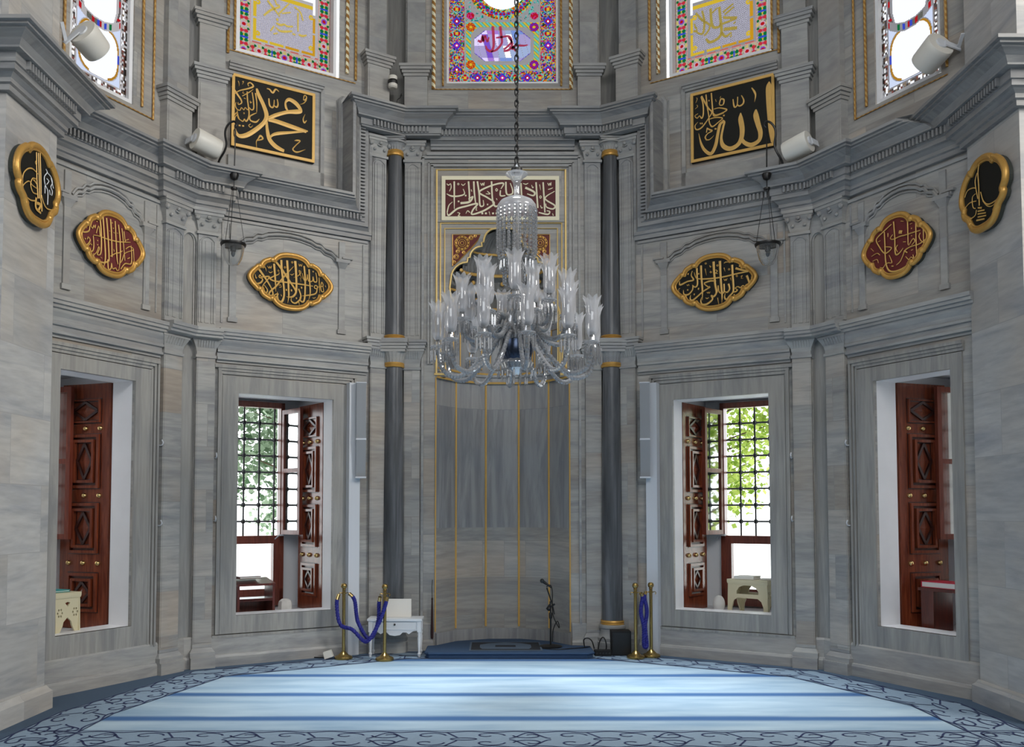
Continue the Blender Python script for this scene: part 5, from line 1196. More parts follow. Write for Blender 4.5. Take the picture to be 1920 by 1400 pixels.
# ------------------------------------------------------------------ crystal chandelier
CH = (0.10, 8.0)
def chandelier():
    S = 212.5; zz = lambda y: 1.65 + (960-y)/S
    zb = 2.80
    t = thing('chandelier', (CH[0], CH[1], zb), 'large crystal chandelier with tulip glass shades and bead curtain hanging on a black chain', 'chandelier')
    L = lambda y: zz(y) - zb
    # chain of interlocking links
    mb = MB(); z = L(296); k = 0
    while z < TOP - zb - .05:
        h, w = .036, .017
        ring = [(w*math.cos(a), h*math.sin(a)) for a in [2*math.pi*i/10 for i in range(10)]]
        mb.tube([((x if k % 2 == 0 else 0), (0 if k % 2 == 0 else x), z+.03+q) for x, q in ring], .0058, 5, 0, True)
        z += .052; k += 1
    mb.build('chain', M_BLACK, t, None, 60)
    mb = MB(); mb.tube([(.004,.012,L(296)), (.01,.014,L(120)), (.006,.013,TOP-zb)], .006, 5); mb.build('supply_cable', M_BLACK, t)
    mb = MB(); mb.lathe([(.001,L(296)),(.022,L(297)),(.03,L(302)),(.05,L(306)),(.052,L(311)),(.03,L(313))], n=16); mb.build('chain_cap', M_BLACK, t, None, 40)
    mb = MB(); mb.lathe([(.03,L(314)),(.098,L(315)),(.103,L(317)),(.06,L(324)),(.035,L(333)),(.028,L(345)),(.03,L(358)),(.036,L(364))], n=20); mb.build('top_dish', M_ARMGL, t, None, 40)
    mb = MB(); mb.lathe([(.02,L(361)),(.09,L(363)),(.145,L(369)),(.172,L(377)),(.176,L(384)),(.17,L(386))], n=28); mb.build('dome_cap', M_FROST, t, None, 40)
    mb = MB(); mb.lathe([(.02,L(364)),(.022,L(470)),(.05,L(480)),(.07,L(500)),(.05,L(530)),(.03,L(545)),(.06,L(560)),(.11,L(585)),(.13,L(610)),(.10,L(640)),(.05,L(655)),(.09,L(665)),(.15,L(680)),(.13,L(690)),(.05,L(697)),(.02,L(702))], n=24, flute=12, fl_amp=.03); mb.build('baluster_stem', M_ARMGL, t, None, 40)
    mb = MB(); mb.lathe([(.09,L(632)),(.13,L(636)),(.145,L(655)),(.12,L(676)),(.06,L(690))], n=24); mb.build('hub_bowl', M_HUB, t, None, 40)
    # bead curtain below the dome cap, then a narrower cone of beads
    for k in range(22):
        a = 2*math.pi*k/22; mb = MB(); y = 388.0; j = 0
        while y < 470:
            mb.sphere((.172*math.cos(a), .172*math.sin(a), L(y)), .0165, 7, 5); y += 7.2
        mb.build('bead_strand', M_CRYSTAL, t, None, 0)
    for k in range(16):
        a = 2*math.pi*(k+.5)/16; mb = MB()
        for j in range(11):
            r = .168 - .07*j/10 if j < 8 else .12; mb.sphere((r*math.cos(a), r*math.sin(a), L(470+5.6*j)), .013, 6, 4)
        mb.build('bead_swag', M_CRYSTAL, t, None, 0)
    for r, y, n in ((.15,478,18),(.11,505,14),(.17,688,18),(.09,700,10)):
        for k in range(n):
            a = 2*math.pi*k/n; mb = MB(); prism(mb, r*math.cos(a), r*math.sin(a), L(y), .115 if y < 600 else .10)
            mb.build('prism_drop', M_CRYSTAL, t, None, 0)
    # three tiers of lights
    arm_proto = {}
    def arm(r, zc_, za, ang, droop):
        A = empty('arm', Matrix.Rotation(ang, 4, 'Z')); A.parent = t
        return A
    tiers = ((.70, 648, 12, .10, 640, 704), (.50, 598, 8, .25, 625, 640), (.335, 566, 6, .45, 600, 610))
    for r, yc, n, ph, y0, ylow in tiers:
        base = None
        for k in range(n):
            ang = ph + 2*math.pi*k/n; Mx = Matrix.Rotation(ang, 4, 'Z')
            if base is None:
                mb = MB(); pth = smooth3([(.10,0,L(y0)),(.16,0,L(y0-14)),(.16+(r-.16)*.3,0,L((y0+ylow)/2)),(.16+(r-.16)*.62,0,L(ylow)),(.16+(r-.16)*.9,0,L(ylow-8)),(r,0,L(yc+12))], 6)
                mb.tube(pth, .019, 7)
                for i, p in enumerate(pth): mb.sphere(p, .0235, 6, 4)
                am = mb.build('arm', M_ARMGL, t, Mx, 0)
                parts = []
                mb = MB(); mb.lathe([(.012,L(yc+12)),(.02,L(yc+6)),(.066,L(yc+3)),(.070,L(yc+1)),(.03,L(yc-1)),(.026,L(yc-6)),(.018,L(yc-14))], (r,0,0), 14); parts.append(mb.build('drip_pan', M_ARMGL, am, None, 0))
                mb = MB(); mb.lathe([(.022,L(yc-8)),(.024,L(yc-16)),(.022,L(yc-17))], (r,0,0), 10); parts.append(mb.build('lamp_holder', M_IRON, am))
                mb = MB(); mb.lathe([(.016,L(yc-16)),(.016,L(yc-48)),(.021,L(yc-52)),(.019,L(yc-62)),(.005,L(yc-69))], (r,0,0), 10); parts.append(mb.build('candle_bulb', M_FROST, am, None, 40))
                mb = MB(); ring = []
                for rr, yy, wv_ in ((.022,yc-10,0),(.042,yc-14,0),(.056,yc-26,0),(.053,yc-44,0),(.052,yc-62,0),(.064,yc-72,.06),(.078,yc-80,.16)):
                    ring.append([(r+rr*(1+wv_*math.cos(8*q))*math.cos(q), rr*(1+wv_*math.cos(8*q))*math.sin(q), L(yy)+wv_*.09*math.cos(8*q)) for q in [2*math.pi*i/32 for i in range(32)]])
                mb.rings(ring); parts.append(mb.build('glass_shade', M_SHADE, am, None, 40))
                mb = MB()
                for j in range(11):
                    q = 2*math.pi*j/11; prism(mb, r+.064*math.cos(q), .064*math.sin(q), L(yc+3), .135)
                parts.append(mb.build('prism_drops', M_CRYSTAL, am, None, 0))
                base = am
            else:
                c = base.copy(); COL.objects.link(c); c.parent = t; c.matrix_basis = Mx
                for p in parts:
                    d = p.copy(); COL.objects.link(d); d.parent = c
def prism(mb, x, y, z, h):
    mb.sphere((x, y, z-.012), .0075, 6, 4)
    r = .0095; q = [(x+r*math.cos(2*math.pi*i/6), y+r*math.sin(2*math.pi*i/6)) for i in range(6)]
    b = mb.add([(x, y, z-.022)] + [(a, c, z-.036) for a, c in q] + [(x+(a-x)*.8, y+(c-y)*.8, z-h+.012) for a, c in q] + [(x, y, z-h)])
    for i in range(6):
        j = (i+1) % 6
        mb.f += [(b, b+1+i, b+1+j), (b+1+i, b+7+i, b+7+j, b+1+j), (b+13, b+7+j, b+7+i)]; mb.m += [0,0,0]
chandelier()

# ------------------------------------------------------------------ hanging oil lamps on gooseneck brackets
def hanging_lamp(s):
    w = side_word(s)
    # bracket foot on the cornice, lamp hanging clear of the wall
    px, Y = ((431-927)/178.0-.1, 1700/178.0) if s < 0 else ((1446-927)/178.0-.1, 1700/178.0)
    zz = lambda y: 1.65+(960-y)/178.0
    zb = zz(470)
    t = thing('hanging_lamp', (px, Y, zb), 'small hanging oil lamp with glass bowl on three wires, %s of the mihrab' % w, 'lamp', 'hanging lamps beside the mihrab')
    foot = (FA[s] @ Vector((s*2.16, -.30, 5.34))) - Vector((px, Y, zb))
    L = lambda y: zz(y) - zb
    q = lambda x, y, k: (s*x/178.0*-1, foot.y*k, L(y))
    pth = [q(33,303,1.0), q(28,288,.9), q(19,272,.75), q(15,258,.6), q(18,240,.45), (-s*-.0 - s*-17/178*-1*-1, foot.y*.3, L(226))]
    pth = [(s*33/178, foot.y, L(303)), (s*29/178, foot.y*.9, L(288)), (s*20/178, foot.y*.75, L(272)), (s*16/178, foot.y*.6, L(258)), (s*18.5/178, foot.y*.45, L(240)), (s*17/178, foot.y*.3, L(227)), (s*10/178, foot.y*.15, L(217)), (s*1/178, foot.y*.05, L(214)), (-s*3/178, 0, L(221)), (0, 0, L(226))]
    mb = MB(); mb.tube(smooth3(pth, 4), .012, 7)
    mb.build('bracket', M_BLACK, t, None, 40)
    mb = MB(); mb.tube([(0,0,L(220)), (.006,0,L(250)), (0,0,L(318))], .007, 5); mb.tube([(.012*math.cos(a), 0, L(236)+.045*math.sin(a)) for a in [2*math.pi*i/10 for i in range(10)]], .004, 4, 0, True); mb.tube([(0,0,L(326)),(0,0,L(345))], .006, 5); mb.build('rod', M_BLACK, t)
    mb = MB(); mb.lathe([(.002,L(314.5)),(.046,L(315)),(.05,L(318)),(.035,L(326)),(.005,L(329))], n=14); mb.build('counterweight_ball', M_BLACK, t, None, 40)
    mb = MB(); mb.lathe([(.002,L(341)),(.036,L(343)),(.034,L(346)),(.002,L(347))], n=14); mb.build('wire_disc', M_BLACK, t, None, 40)
    mb = MB()
    for k in range(3):
        a = 2*math.pi*k/3 + .55; mb.tube([(.025*math.cos(a), .025*math.sin(a), L(345)), (.125*math.cos(a), .125*math.sin(a), L(453))], .0035, 4)
    mb.build('wire', M_BLACK, t)
    mb = MB(); mb.lathe([(.120,L(450)),(.134,L(450)),(.136,L(452)),(.128,L(455.5)),(.120,L(455.5)),(.120,L(450))], n=28); mb.build('rim_ring', M_BLACK, t, None, 40)
    mb = MB(); mb.lathe([(.120,L(455)),(.112,L(466)),(.092,L(480)),(.06,L(490)),(.001,L(494))], n=24); mb.build('glass_bowl', M_BOWL, t, None, 60)
    mb = MB(); mb.lathe([(.001,L(455)),(.03,L(455)),(.03,L(465)),(.001,L(466))], n=10); mb.lathe([(.02,L(466)),(.024,L(470)),(.012,L(475)),(.001,L(476))], n=10); mb.lathe([(.02,L(455)),(.118,L(454)),(.118,L(455))], n=10); mb.build('burner', M_IRON, t, None, 40)
for s in (-1, 1): hanging_lamp(s)

# ------------------------------------------------------------------ barrel loudspeakers
def barrel_speaker(loc, aim, mount, label, r=.145, h=.27):
    d = Vector(aim).normalized()
    Rm = d.to_track_quat('Z', 'Y').to_matrix().to_4x4()
    t = thing('barrel_speaker', Matrix.Translation(loc) @ Rm, label, 'speaker', 'white barrel speakers')
    inv = Rm.inverted()
    mb = MB(); mb.lathe([(.001,-h/2),(r*.96,-h/2),(r,-h/2+.012),(r*1.0,-h/2+.05),(r*.94,h/2-.02),(r*.90,h/2),(r*.84,h/2)], n=32)
    mb.build('housing', M_WHITEP, t, None, 35)
    mb = MB(); mb.lathe([(r*.87,h/2-.004),(r*.5,h/2+.012),(.001,h/2+.018)], n=32); mb.build('grille', M_GREYP, t, None, 40)
    m = inv @ (Vector(mount) - Vector(loc)); m.z = 0; m = m.normalized(); q = Vector((-m.y, m.x, 0))
    mb = MB(); mb.lathe([(.001,-h/2-.014),(r*.40,-h/2-.014),(r*.42,-h/2-.001),(.001,-h/2-.001)], n=20)
    c0 = Vector((0,0,-h/2-.012)); e0 = c0 + m*r*.2; e1 = c0 + m*(r+.055)
    mb.hexa([e0-q*.032-Vector((0,0,.012)), e1-q*.032-Vector((0,0,.012)), e1+q*.032-Vector((0,0,.012)), e0+q*.032-Vector((0,0,.012)), e0-q*.032, e1-q*.032, e1+q*.032, e0+q*.032])
    w_ = inv @ Vector(mount) if False else inv @ (Vector(mount) - Vector(loc))
    mb.bar(e1 - m*.02, e1 - m*.02 + (w_-e1)*.8, .03, .012, q); mb.build('bracket', M_METALW, t, None, 40)
    e = 1 if abs(m.x) > 0 else 1
    mb = MB(); mb.box(-.012, .012, r*.985, r*1.012, -.02, .004); mb.build('badge', M_BLACK, t)
barrel_speaker((-3.72, 7.93, 5.86), (.25, .75, -.35), (-3.87, 7.66, 5.92), 'white barrel speaker above the cornice at the far left window', .135, .22)
barrel_speaker((3.92, 8.14, 5.85), (-.25, .75, -.35), (4.11, 7.90, 5.95), 'white barrel speaker above the cornice at the far right window', .135, .24)
barrel_speaker((-3.14, 9.40, 5.53), (.64, .61, -.18), (-3.40, 9.50, 5.56), 'white barrel speaker on the cornice beside the left black square panel', .118, .27)
barrel_speaker((3.10, 9.40, 5.50), (-.64, .61, -.18), (3.34, 9.48, 5.54), 'white barrel speaker on the cornice beside the right black square panel', .118, .27)

# ------------------------------------------------------------------ white column speakers on their posts
def column_speaker(s):
    w = side_word(s)
    t = thing('column_speaker', FA[s] @ Matrix.Translation((s*.605, -.052, 0.004)), 'tall white column speaker on a white post, %s of the mihrab' % w, 'speaker', 'white column speakers')
    mb = MB(); mb.box(-.07, .07, -.045, .045, 0, 3.16); mb.box(-.07 if s < 0 else .062, -.062 if s < 0 else .07, -.055, -.045, 0, 3.16)
    mb.build('post', M_METALW, t)
    g = empty('speaker_cabinet', Matrix.Translation((-s*.055, -.10, 2.06)) @ Matrix.Rotation(R(22*s), 4, 'Z')); g.parent = t
    for z0, z1, tilt in ((.0,.425,.030),(.445,1.09,.0)):
        mb = MB(); mb.hexa([(-.055,-.05+tilt,z0),(.055,-.05+tilt,z0),(.055,.05,z0),(-.055,.05,z0),(-.055,-.05,z1),(.055,-.05,z1),(.055,.05,z1),(-.055,.05,z1)]); mb.build('grille', M_GREYP, g)
    mb = MB(); mb.box(-.062,.062,-.06,.05,-.018,0); mb.box(-.06,.06,-.056,.05,.425,.445); mb.box(-.06,.06,-.056,.05,1.09,1.10); mb.build('end_plate', M_METALW, g)
for s in (-1, 1): column_speaker(s)

# ------------------------------------------------------------------ dome camera, cables, sensors
t = thing('dome_camera', (-1.325, 10.70, 6.80), 'small white dome camera with dark band between two attic pilasters left of centre', 'camera')
mb = MB(); mb.lathe([(.001,.10),(.05,.10),(.055,.085),(.052,.055),(.056,.05)], n=20); mb.lathe([(.056,0),(.055,-.035),(.04,-.05),(.001,-.05)], n=20); mb.box(-.02,.02,.03,.24,.05,.09); mb.build('housing', M_WHITEP, t, None, 40)
mb = MB(); mb.lathe([(.057,.05),(.062,.025),(.057,0)], n=20); mb.build('lens_band', M_BLACK, t, None, 40)
o = MB(); o.tube([(0,0,0),(.015,-.012,.05),(.05,-.015,.075),(.06,-.01,.12),(.045,-.008,.09),(.07,-.01,.10)], .006, 5)
tag(o.build('cable_stub', M_BLACK, None, Matrix.Translation((-1.26, 10.52, 6.475))), 'short curled black cable end below the dome camera', 'cable')
for s, x, y in ((-1, 326, 285), (1, 1560, 291)):
    S = 181.0
    t = thing('wall_sensor', ((x-927)/S-.1, 1700/S, 1.65+(960-y)/S), 'tiny white sensor box on the cornice edge, %s side' % side_word(s), 'sensor', 'white sensors on the cornice')
    mb = MB(); mb.box(-.022,.022,-.02,.02,-.05,.02); mb.build('box', M_WHITEP, t)
    mb = MB(); mb.tube([(0,0,.02),(.004,0,.05),(0,.01,.085)], .006, 5); mb.sphere((0,-.021,-.005), .008, 6, 4); mb.build('mount', M_METALW, t)

# ------------------------------------------------------------------ rope stanchions and ropes
def stanchion(x, y, label, h=.845):
    t = thing('stanchion', (x, y, 0.004), label, 'stanchion', 'brass rope stanchions')
    mb = MB(); mb.lathe([(.001,0),(.10,0),(.104,.012),(.10,.026),(.085,.036),(.06,.044),(.045,.06),(.03,.075),(.022,.085)], n=28); mb.build('base', M_BRASS, t, None, 40)
    mb = MB(); mb.lathe([(.0185,.08),(.0185,h-.075)], n=14); mb.build('pole', M_BRASS, t, None, 60)
    mb = MB(); mb.lathe([(.019,h-.12),(.027,h-.115),(.027,h-.105),(.019,h-.10),(.018,h-.075),(.024,h-.07),(.018,h-.06),(.03,h-.05),(.036,h-.03),(.03,h-.008),(.016,h),(.001,h+.002)], n=16); mb.build('finial', M_BRASS, t, None, 50)
    mb = MB()
    for q in (-1, 1): mb.tube([(q*.02,0,h-.11),(q*.05,0,h-.105),(q*.058,0,h-.12),(q*.05,0,h-.135)], .005, 5)
    mb.build('hook', M_BRASS, t)
L1, L2, R1, R2 = (-1.80,10.30), (-1.325,10.20), (1.50,10.345), (1.69,10.43)
stanchion(*L1, 'brass rope stanchion in front of the left white column speaker post')
stanchion(*L2, 'brass rope stanchion in front of the white side table')
stanchion(*R1, 'brass rope stanchion just right of the black floor speaker')
stanchion(*R2, 'brass rope stanchion in front of the right white column speaker post')
def rope(name, pts, label, group=None):
    p = smooth3(pts, 6); c = p[len(p)//2]
    base = Vector((c[0], c[1], min(q[2] for q in p)))
    t = thing(name, base, label, 'rope', group)
    loc = [tuple(Vector(q)-base) for q in p]
    k = 4
    mb = MB(); mb.tube(loc[k:-k], .019, 8)
    # spiral strands
    n = len(loc)
    for ph in range(3):
        path = []
        for i in range(k*3, (n-k)*3 - 3):
            f = i/3; j = int(f); u = f-j
            P0 = Vector(loc[j]); P1 = Vector(loc[j+1]); P = P0.lerp(P1, u); T = (P1-P0).normalized(); X = T.orthogonal().normalized(); Y = T.cross(X)
            a = i*.85 + ph*2*math.pi/3
            path.append(P + (X*math.cos(a)+Y*math.sin(a))*.016)
        mb.tube(path, .0085, 5)
    mb.build('cord', M_ROPE, t, None, 60)
    mb = MB(); mb.tube(loc[:k+1], .021, 10); mb.build('end_cap', M_STUD, t, None, 60)
    mb = MB(); mb.tube(loc[-k-1:], .021, 10); mb.build('end_cap', M_STUD, t, None, 60)
zt_ = .735
rope('barrier_rope', [(L1[0]-.058,L1[1],zt_-.01),(L1[0]-.075,L1[1]-.03,zt_-.12),(L1[0]-.03,L1[1]-.06,zt_-.34),(L1[0]+.11,L1[1]-.08,.34),(L1[0]+.23,L1[1]-.10,.225),(L2[0]-.17,L2[1]-.04,.235),(L2[0]-.06,L2[1]-.03,.42),(L2[0]+.01,L2[1]-.03,.62),(L2[0]+.03,L2[1]-.02,zt_-.03)], 'royal blue barrier rope slung from the outer hook of the left stanchion', 'blue barrier ropes')
rope('barrier_rope', [(L1[0]+.058,L1[1],zt_),(L1[0]+.12,L1[1]-.01,zt_-.07),(L1[0]+.145,L1[1]-.01,zt_-.24),(L1[0]+.17,L1[1]-.02,.40),(L1[0]+.27,L1[1]-.045,.245),(L2[0]-.13,L2[1]+.02,.275),(L2[0]-.075,L2[1]+.03,.45),(L2[0]-.07,L2[1]+.03,.62),(L2[0]-.055,L2[1]+.005,zt_-.03)], 'royal blue barrier rope slung between the facing hooks of the left stanchions', 'blue barrier ropes')
mx, my = (R1[0]+R2[0])/2, (R1[1]+R2[1])/2
rope('barrier_rope', [(R1[0]+.062,R1[1],zt_+.0),(R1[0]+.085,my-.02,zt_-.055),(mx-.03,my-.04,zt_-.15),(mx-.032,my-.045,.50),(mx-.005,my-.05,.35),(mx-.005,my-.05,.16),(mx+.014,my-.05,.125),(mx+.03,my-.045,.16),(mx+.014,my-.045,.36),(mx+.034,my-.04,.50),(mx+.03,my-.035,zt_-.15),(mx+.012,my-.02,zt_-.055),(R2[0]-.062,R2[1],zt_-.0)], 'royal blue barrier rope hanging folded between the two right stanchions', 'blue barrier ropes')

# ------------------------------------------------------------------ small white side table with board
t = thing('side_table', (-1.235, 10.53, 0.004), 'small white side table with scalloped apron and one drawer', 'table')
tw, td, th = .30, .14, .435
mb = MB(); mb.box(-tw-.012, tw+.012, -td-.015, td+.015, th-.024, th); mb.box(-tw, tw, -td, td, th-.03, th-.024); mb.build('table_top', M_WHITE, t)
ap = [(-tw+.045, th-.03), (tw-.045, th-.03), (tw-.045, th-.135), (tw-.09, th-.14), (tw-.14, th-.175), (tw-.17, th-.155), (tw-.21, th-.155), (.06, th-.185), (0, th-.195), (-.06, th-.185), (-tw+.21, th-.155), (-tw+.17, th-.155), (-tw+.14, th-.175), (-tw+.09, th-.14), (-tw+.045, th-.135)]
mb = MB(); mb.plate(ap, [], -td+.012, -td+.03, 0, None, True); mb.build('apron', M_WHITE, t)
mb = MB(); mb.box(-tw+.06, tw-.06, -td+.004, -td+.012, th-.125, th-.04); dr = mb.build('drawer', M_WHITE, t)
mb = MB(); mb.sphere((0, -td-.006, th-.065), .012, 10, 6); mb.build('knob', M_BLACK, dr, None, 60)
mb = MB()
for x in (-tw+.025, tw-.025): mb.box(x-.008, x+.008, -td+.04, td-.04, th-.135, th-.03)
mb.box(-tw+.045, tw-.045, td-.03, td-.012, th-.135, th-.03)
mb.build('side_rail', M_WHITE, t)
for x in (-tw+.022, tw-.022):
    for y in (-td+.022, td-.022):
        mb = MB(); mb.box(x-.022, x+.022, y-.022, y+.022, th-.15, th-.03); mb.lathe([(.021,th-.15),(.017,th-.165),(.022,th-.18),(.015,th-.20),(.021,th-.22),(.013,.05),(.020,.045),(.021,.03),(.014,.02),(.014,0)], (x,y,0), 12); mb.build('leg', M_WHITE, t, None, 40)
t = thing('display_board', (-1.215, 10.56, .441), 'blank white board propped on the white side table', 'board')
mb = MB(); mb.hexa([(-.155,-.02,0),(.155,-.02,0),(.155,-.005,0),(-.155,-.005,0),(-.15,.03,.205),(.15,.03,.205),(.15,.045,.205),(-.15,.045,.205)]); mb.build('panel', M_CARD, t)
mb = MB(); mb.hexa([(-.03,.02,0),(.03,.02,0),(.03,.085,0),(-.03,.085,0),(-.03,.03,.12),(.03,.03,.12),(.03,.04,.12),(-.03,.04,.12)]); mb.build('prop', M_CARD, t)
t = thing('power_adapter', (-1.955, 10.30, .0), 'small white plug box lying against the base of the left stanchion', 'adapter')
mb = MB(); mb.T = Matrix.Rotation(R(-18), 4, 'Y'); mb.frustum(-.05,.05,-.035,.035,.018,0,.095,-.006); mb.build('case', M_WHITEP, t)
mb = MB(); mb.tube([(-.05,0,.02),(-.12,.03,.012),(-.22,.06,.012),(-.30,.14,.012)], .006, 5); mb.build('lead', M_BLACK, t)

# ------------------------------------------------------------------ platform, rug, microphone, floor speaker
t = thing('prayer_platform', (0.03, 10.6, 0.004), 'low blue carpeted platform in front of the mihrab niche', 'platform')
pl = [(-.92,-.24),(-.88,-.30),(.93,-.30),(1.0,-.24),(1.0,.20),(.90,.24),(.78,.26),(.55,.62),(.2,.82),(-.2,.82),(-.6,.62),(-.82,.26),(-.92,.22)]
mb = MB(); mb.plate([(x*.985, y*.98) for x, y in pl], [], .055, 0, 0, axis='z'); mb.build('body', M_PLATFORM, t)
mb = MB(); mb.plate([(x*.993, y*.985) for x, y in pl], [], .070, .055, 0, axis='z'); mb.tube([(x*.993, y*.985, .055) for x, y in pl], .0145, 6, 0, True); mb.build('carpet_top', M_PLATFORM, t, None, 40)
t = thing('prayer_rug', (.03, 10.74, .0745), 'dark patterned prayer rug lying on the blue platform', 'rug')
mb = MB(); mb.box(-.41, .41, -.33, .33, 0, .006); mb.build('field', M_RUG, t)
mb = MB()
for a, b, c_, d_ in ((-.42,.42,-.34,-.31),(-.42,.42,.31,.34),(-.42,-.40,-.31,.31),(.40,.42,-.31,.31)): mb.box(a, b, c_, d_, .001, .0075)
mb.plate([(-.27,-.22),(.27,-.22),(.30,-.1),(.30,.1),(.2,.22),(0,.29),(-.2,.22),(-.30,.1),(-.30,-.1)], [[(-.12,-.08),(.12,-.08),(.12,.08),(-.12,.08)]], .0078, .006, 0, axis='z')
mb.build('border_band', M_RUG2, t)
t = thing('microphone_stand', (.56, 10.72, .0745), 'black microphone stand standing on the blue platform', 'stand')
mb = MB(); mb.lathe([(.001,0),(.135,0),(.137,.010),(.12,.018),(.02,.026),(.001,.026)], n=28); mb.build('base', M_BLACK, t, None, 40)
mb = MB(); mb.tube([(0,0,.02),(0,0,.36)], .011, 8); mb.tube([(0,0,.36),(-.005,0,.53)], .008, 8); mb.build('pole', M_BLACK, t, None, 60)
mb = MB(); mb.lathe([(.017,.33),(.02,.35),(.02,.39),(.014,.40)], n=12); mb.sphere((-.02,0,.445), .028, 8, 6); mb.tube([(-.005,0,.50),(-.05,0,.44)], .008, 6); mb.tube([(.05,0,.50),(.0,0,.46)], .012, 6); mb.build('clutch', M_BLACK, t, None, 50)
mb = MB(); mb.tube([(.045,0,.38),(.02,0,.50),(-.045,-.01,.69)], .008, 7); mb.build('boom', M_BLACK, t, None, 60)
mb = MB(); mb.tube(smooth3([(-.05,-.01,.70),(0,-.02,.72),(.02,-.02,.64),(.02,-.01,.50),(.03,-.01,.36),(.10,.0,.22),(.08,0,.30),(.03,0,.2),(.02,0,.06)], 5), .0055, 5); mb.build('cord', M_BLACK, t)
o = thing('microphone', (.56-.062, 10.705, .0745+.745), 'black handheld microphone clipped at the top of the stand', 'microphone')
mb = MB(); mb.T = Matrix.Rotation(R(-55), 4, 'Y'); mb.lathe([(.001,-.09),(.011,-.09),(.013,-.03),(.019,.025)], n=12); mb.build('handle', M_BLACK, o, None, 50)
mb = MB(); mb.T = Matrix.Rotation(R(-55), 4, 'Y'); mb.sphere((0,0,.045), .026, 12, 8); mb.build('mesh_head', M_IRON, o, None, 60)
t = thing('floor_speaker', (1.365, 10.62, .004), 'black box loudspeaker on the carpet at the foot of the right column', 'speaker')
mb = MB(); mb.box(-.11,.11,-.10,.10,0,.275); mb.build('cabinet', M_BLACKM, t)
mb = MB(); mb.box(-.10,.10,-.106,-.10,.012,.262); mb.build('grille', M_BLACK, t)
t = thing('stage_box', (1.15, 10.55, .004), 'flat black junction box with cables left of the black floor speaker', 'box')
mb = MB(); mb.box(-.095,.095,-.06,.06,0,.06); mb.build('case', M_BLACKM, t)
mb = MB()
for k in range(5): mb.tube([(-.07+.035*k,-.062,.03),(-.07+.035*k,-.072,.03)], .01, 8)
mb.build('socket', M_IRON, t)
for k, (pts, lab) in enumerate((([(1.06,10.62,.07),(1.03,10.60,.16),(.98,10.62,.19),(.94,10.66,.15),(.985,10.70,.012),(1.05,10.74,.012)], 'looped black cable rising beside the blue platform edge'),
                                ([(1.10,10.57,.07),(1.12,10.60,.15),(1.16,10.62,.20),(1.19,10.61,.16),(1.20,10.62,.07),(1.17,10.68,.012)], 'black cable arching over the flat black junction box'),
                                ([(.62,10.66,.082),(.45,10.56,.082),(.62,10.48,.082),(.80,10.55,.082),(.95,10.62,.082),(1.02,10.70,.082)], 'thin black cable snaking across the blue platform from the microphone'))):
    base = Vector((pts[0][0], pts[0][1], min(p[2] for p in pts)))
    mb = MB(); mb.tube(smooth3([tuple(Vector(p)-base) for p in pts], 6), .007 if k < 2 else .005, 6)
    tag(mb.build('cable', M_BLACK, None, Matrix.Translation(base), 60), lab, 'cable', 'black audio cables')
t = thing('hanging_tassel', (-.845, 10.915, .14), 'thin dark maroon tassel hanging on the left edge of the niche', 'tassel')
mb = MB(); mb.lathe([(.001,0),(.016,.01),(.018,.08),(.013,.30),(.008,.46),(.012,.475),(.006,.49)], n=10); mb.build('fringe', plain('dark maroon silk', rgb(48,20,22), .7), t, None, 50)
mb = MB(); mb.tube([(0,0,.48),(-.004,.01,.62),(0,.03,.70)], .004, 5); mb.build('cord', M_BLACK, t)
# ------------------------------------------------------------------ things standing in the window recesses
def at(F, s, u, d, z, rot=0): return F @ Matrix.Translation((s*u, -d, z)) @ Matrix.Rotation(R(rot), 4, 'Z')
def plastic_table(M, label, W=.50, D=.30, H=.42):
    t = thing('plastic_table', M, label, 'table', 'beige plastic reading tables')
    mb = MB(); mb.box(-W/2, W/2, -D/2, D/2, H-.03, H); mb.frustum(-W/2+.006, W/2-.006, -D/2+.006, D/2, H-.03, .006, H-.05, .002); mb.build('table_top', M_BEIGE, t)
    # pierced end panels with splayed feet
    for x in (-W/2+.02, W/2-.02):
        mb = MB(); h = H-.03
        outer = [(-D/2,0),(-D/2+.035,0),(-D/2+.06,.05),(-.055,.11),(-.045,.15),(0,.19),(.045,.15),(.055,.11),(D/2-.06,.05),(D/2-.035,0),(D/2,0),(D/2-.012,h),(-D/2+.012,h)]
        holes = []
        for q in (-1, 1):
            for k in range(6):
                a = math.pi/3*k; cx_, cz_ = q*.088 + .026*math.cos(a), .235 + .034*math.sin(a)
                holes.append([(cx_+.0095*math.cos(j*math.pi/3), cz_+.012*math.sin(j*math.pi/3)) for j in range(6)])
        holes.append([(-.03,.325),(0,.335),(.03,.325),(.0,.29)])
        mb.T = Matrix.Translation((x, 0, 0)) @ Matrix.Rotation(R(90), 4, 'Z')
        mb.plate(outer, holes, -.009, .009, 0, None, True); mb.build('end_panel', M_BEIGE, t)
    for y in (-D/2+.015, D/2-.015):
        mb = MB(); h = H-.03
        outer = [(-W/2,0),(-W/2+.05,0),(-W/2+.06,.10),(-W/2+.085,.16),(-W/2+.13,.19),(W/2-.13,.19),(W/2-.085,.16),(W/2-.06,.10),(W/2-.05,0),(W/2,0),(W/2-.01,h),(-W/2+.01,h)]
        arc = [(-.14,.235),(.14,.235),(.14,.27),(.11,.31),(.05,.335),(-.05,.335),(-.11,.31),(-.14,.27)]
        mb.plate(outer, [arc], y-.008, y+.008, 0, None, True); mb.build('side_panel', M_BEIGE, t)
    return t
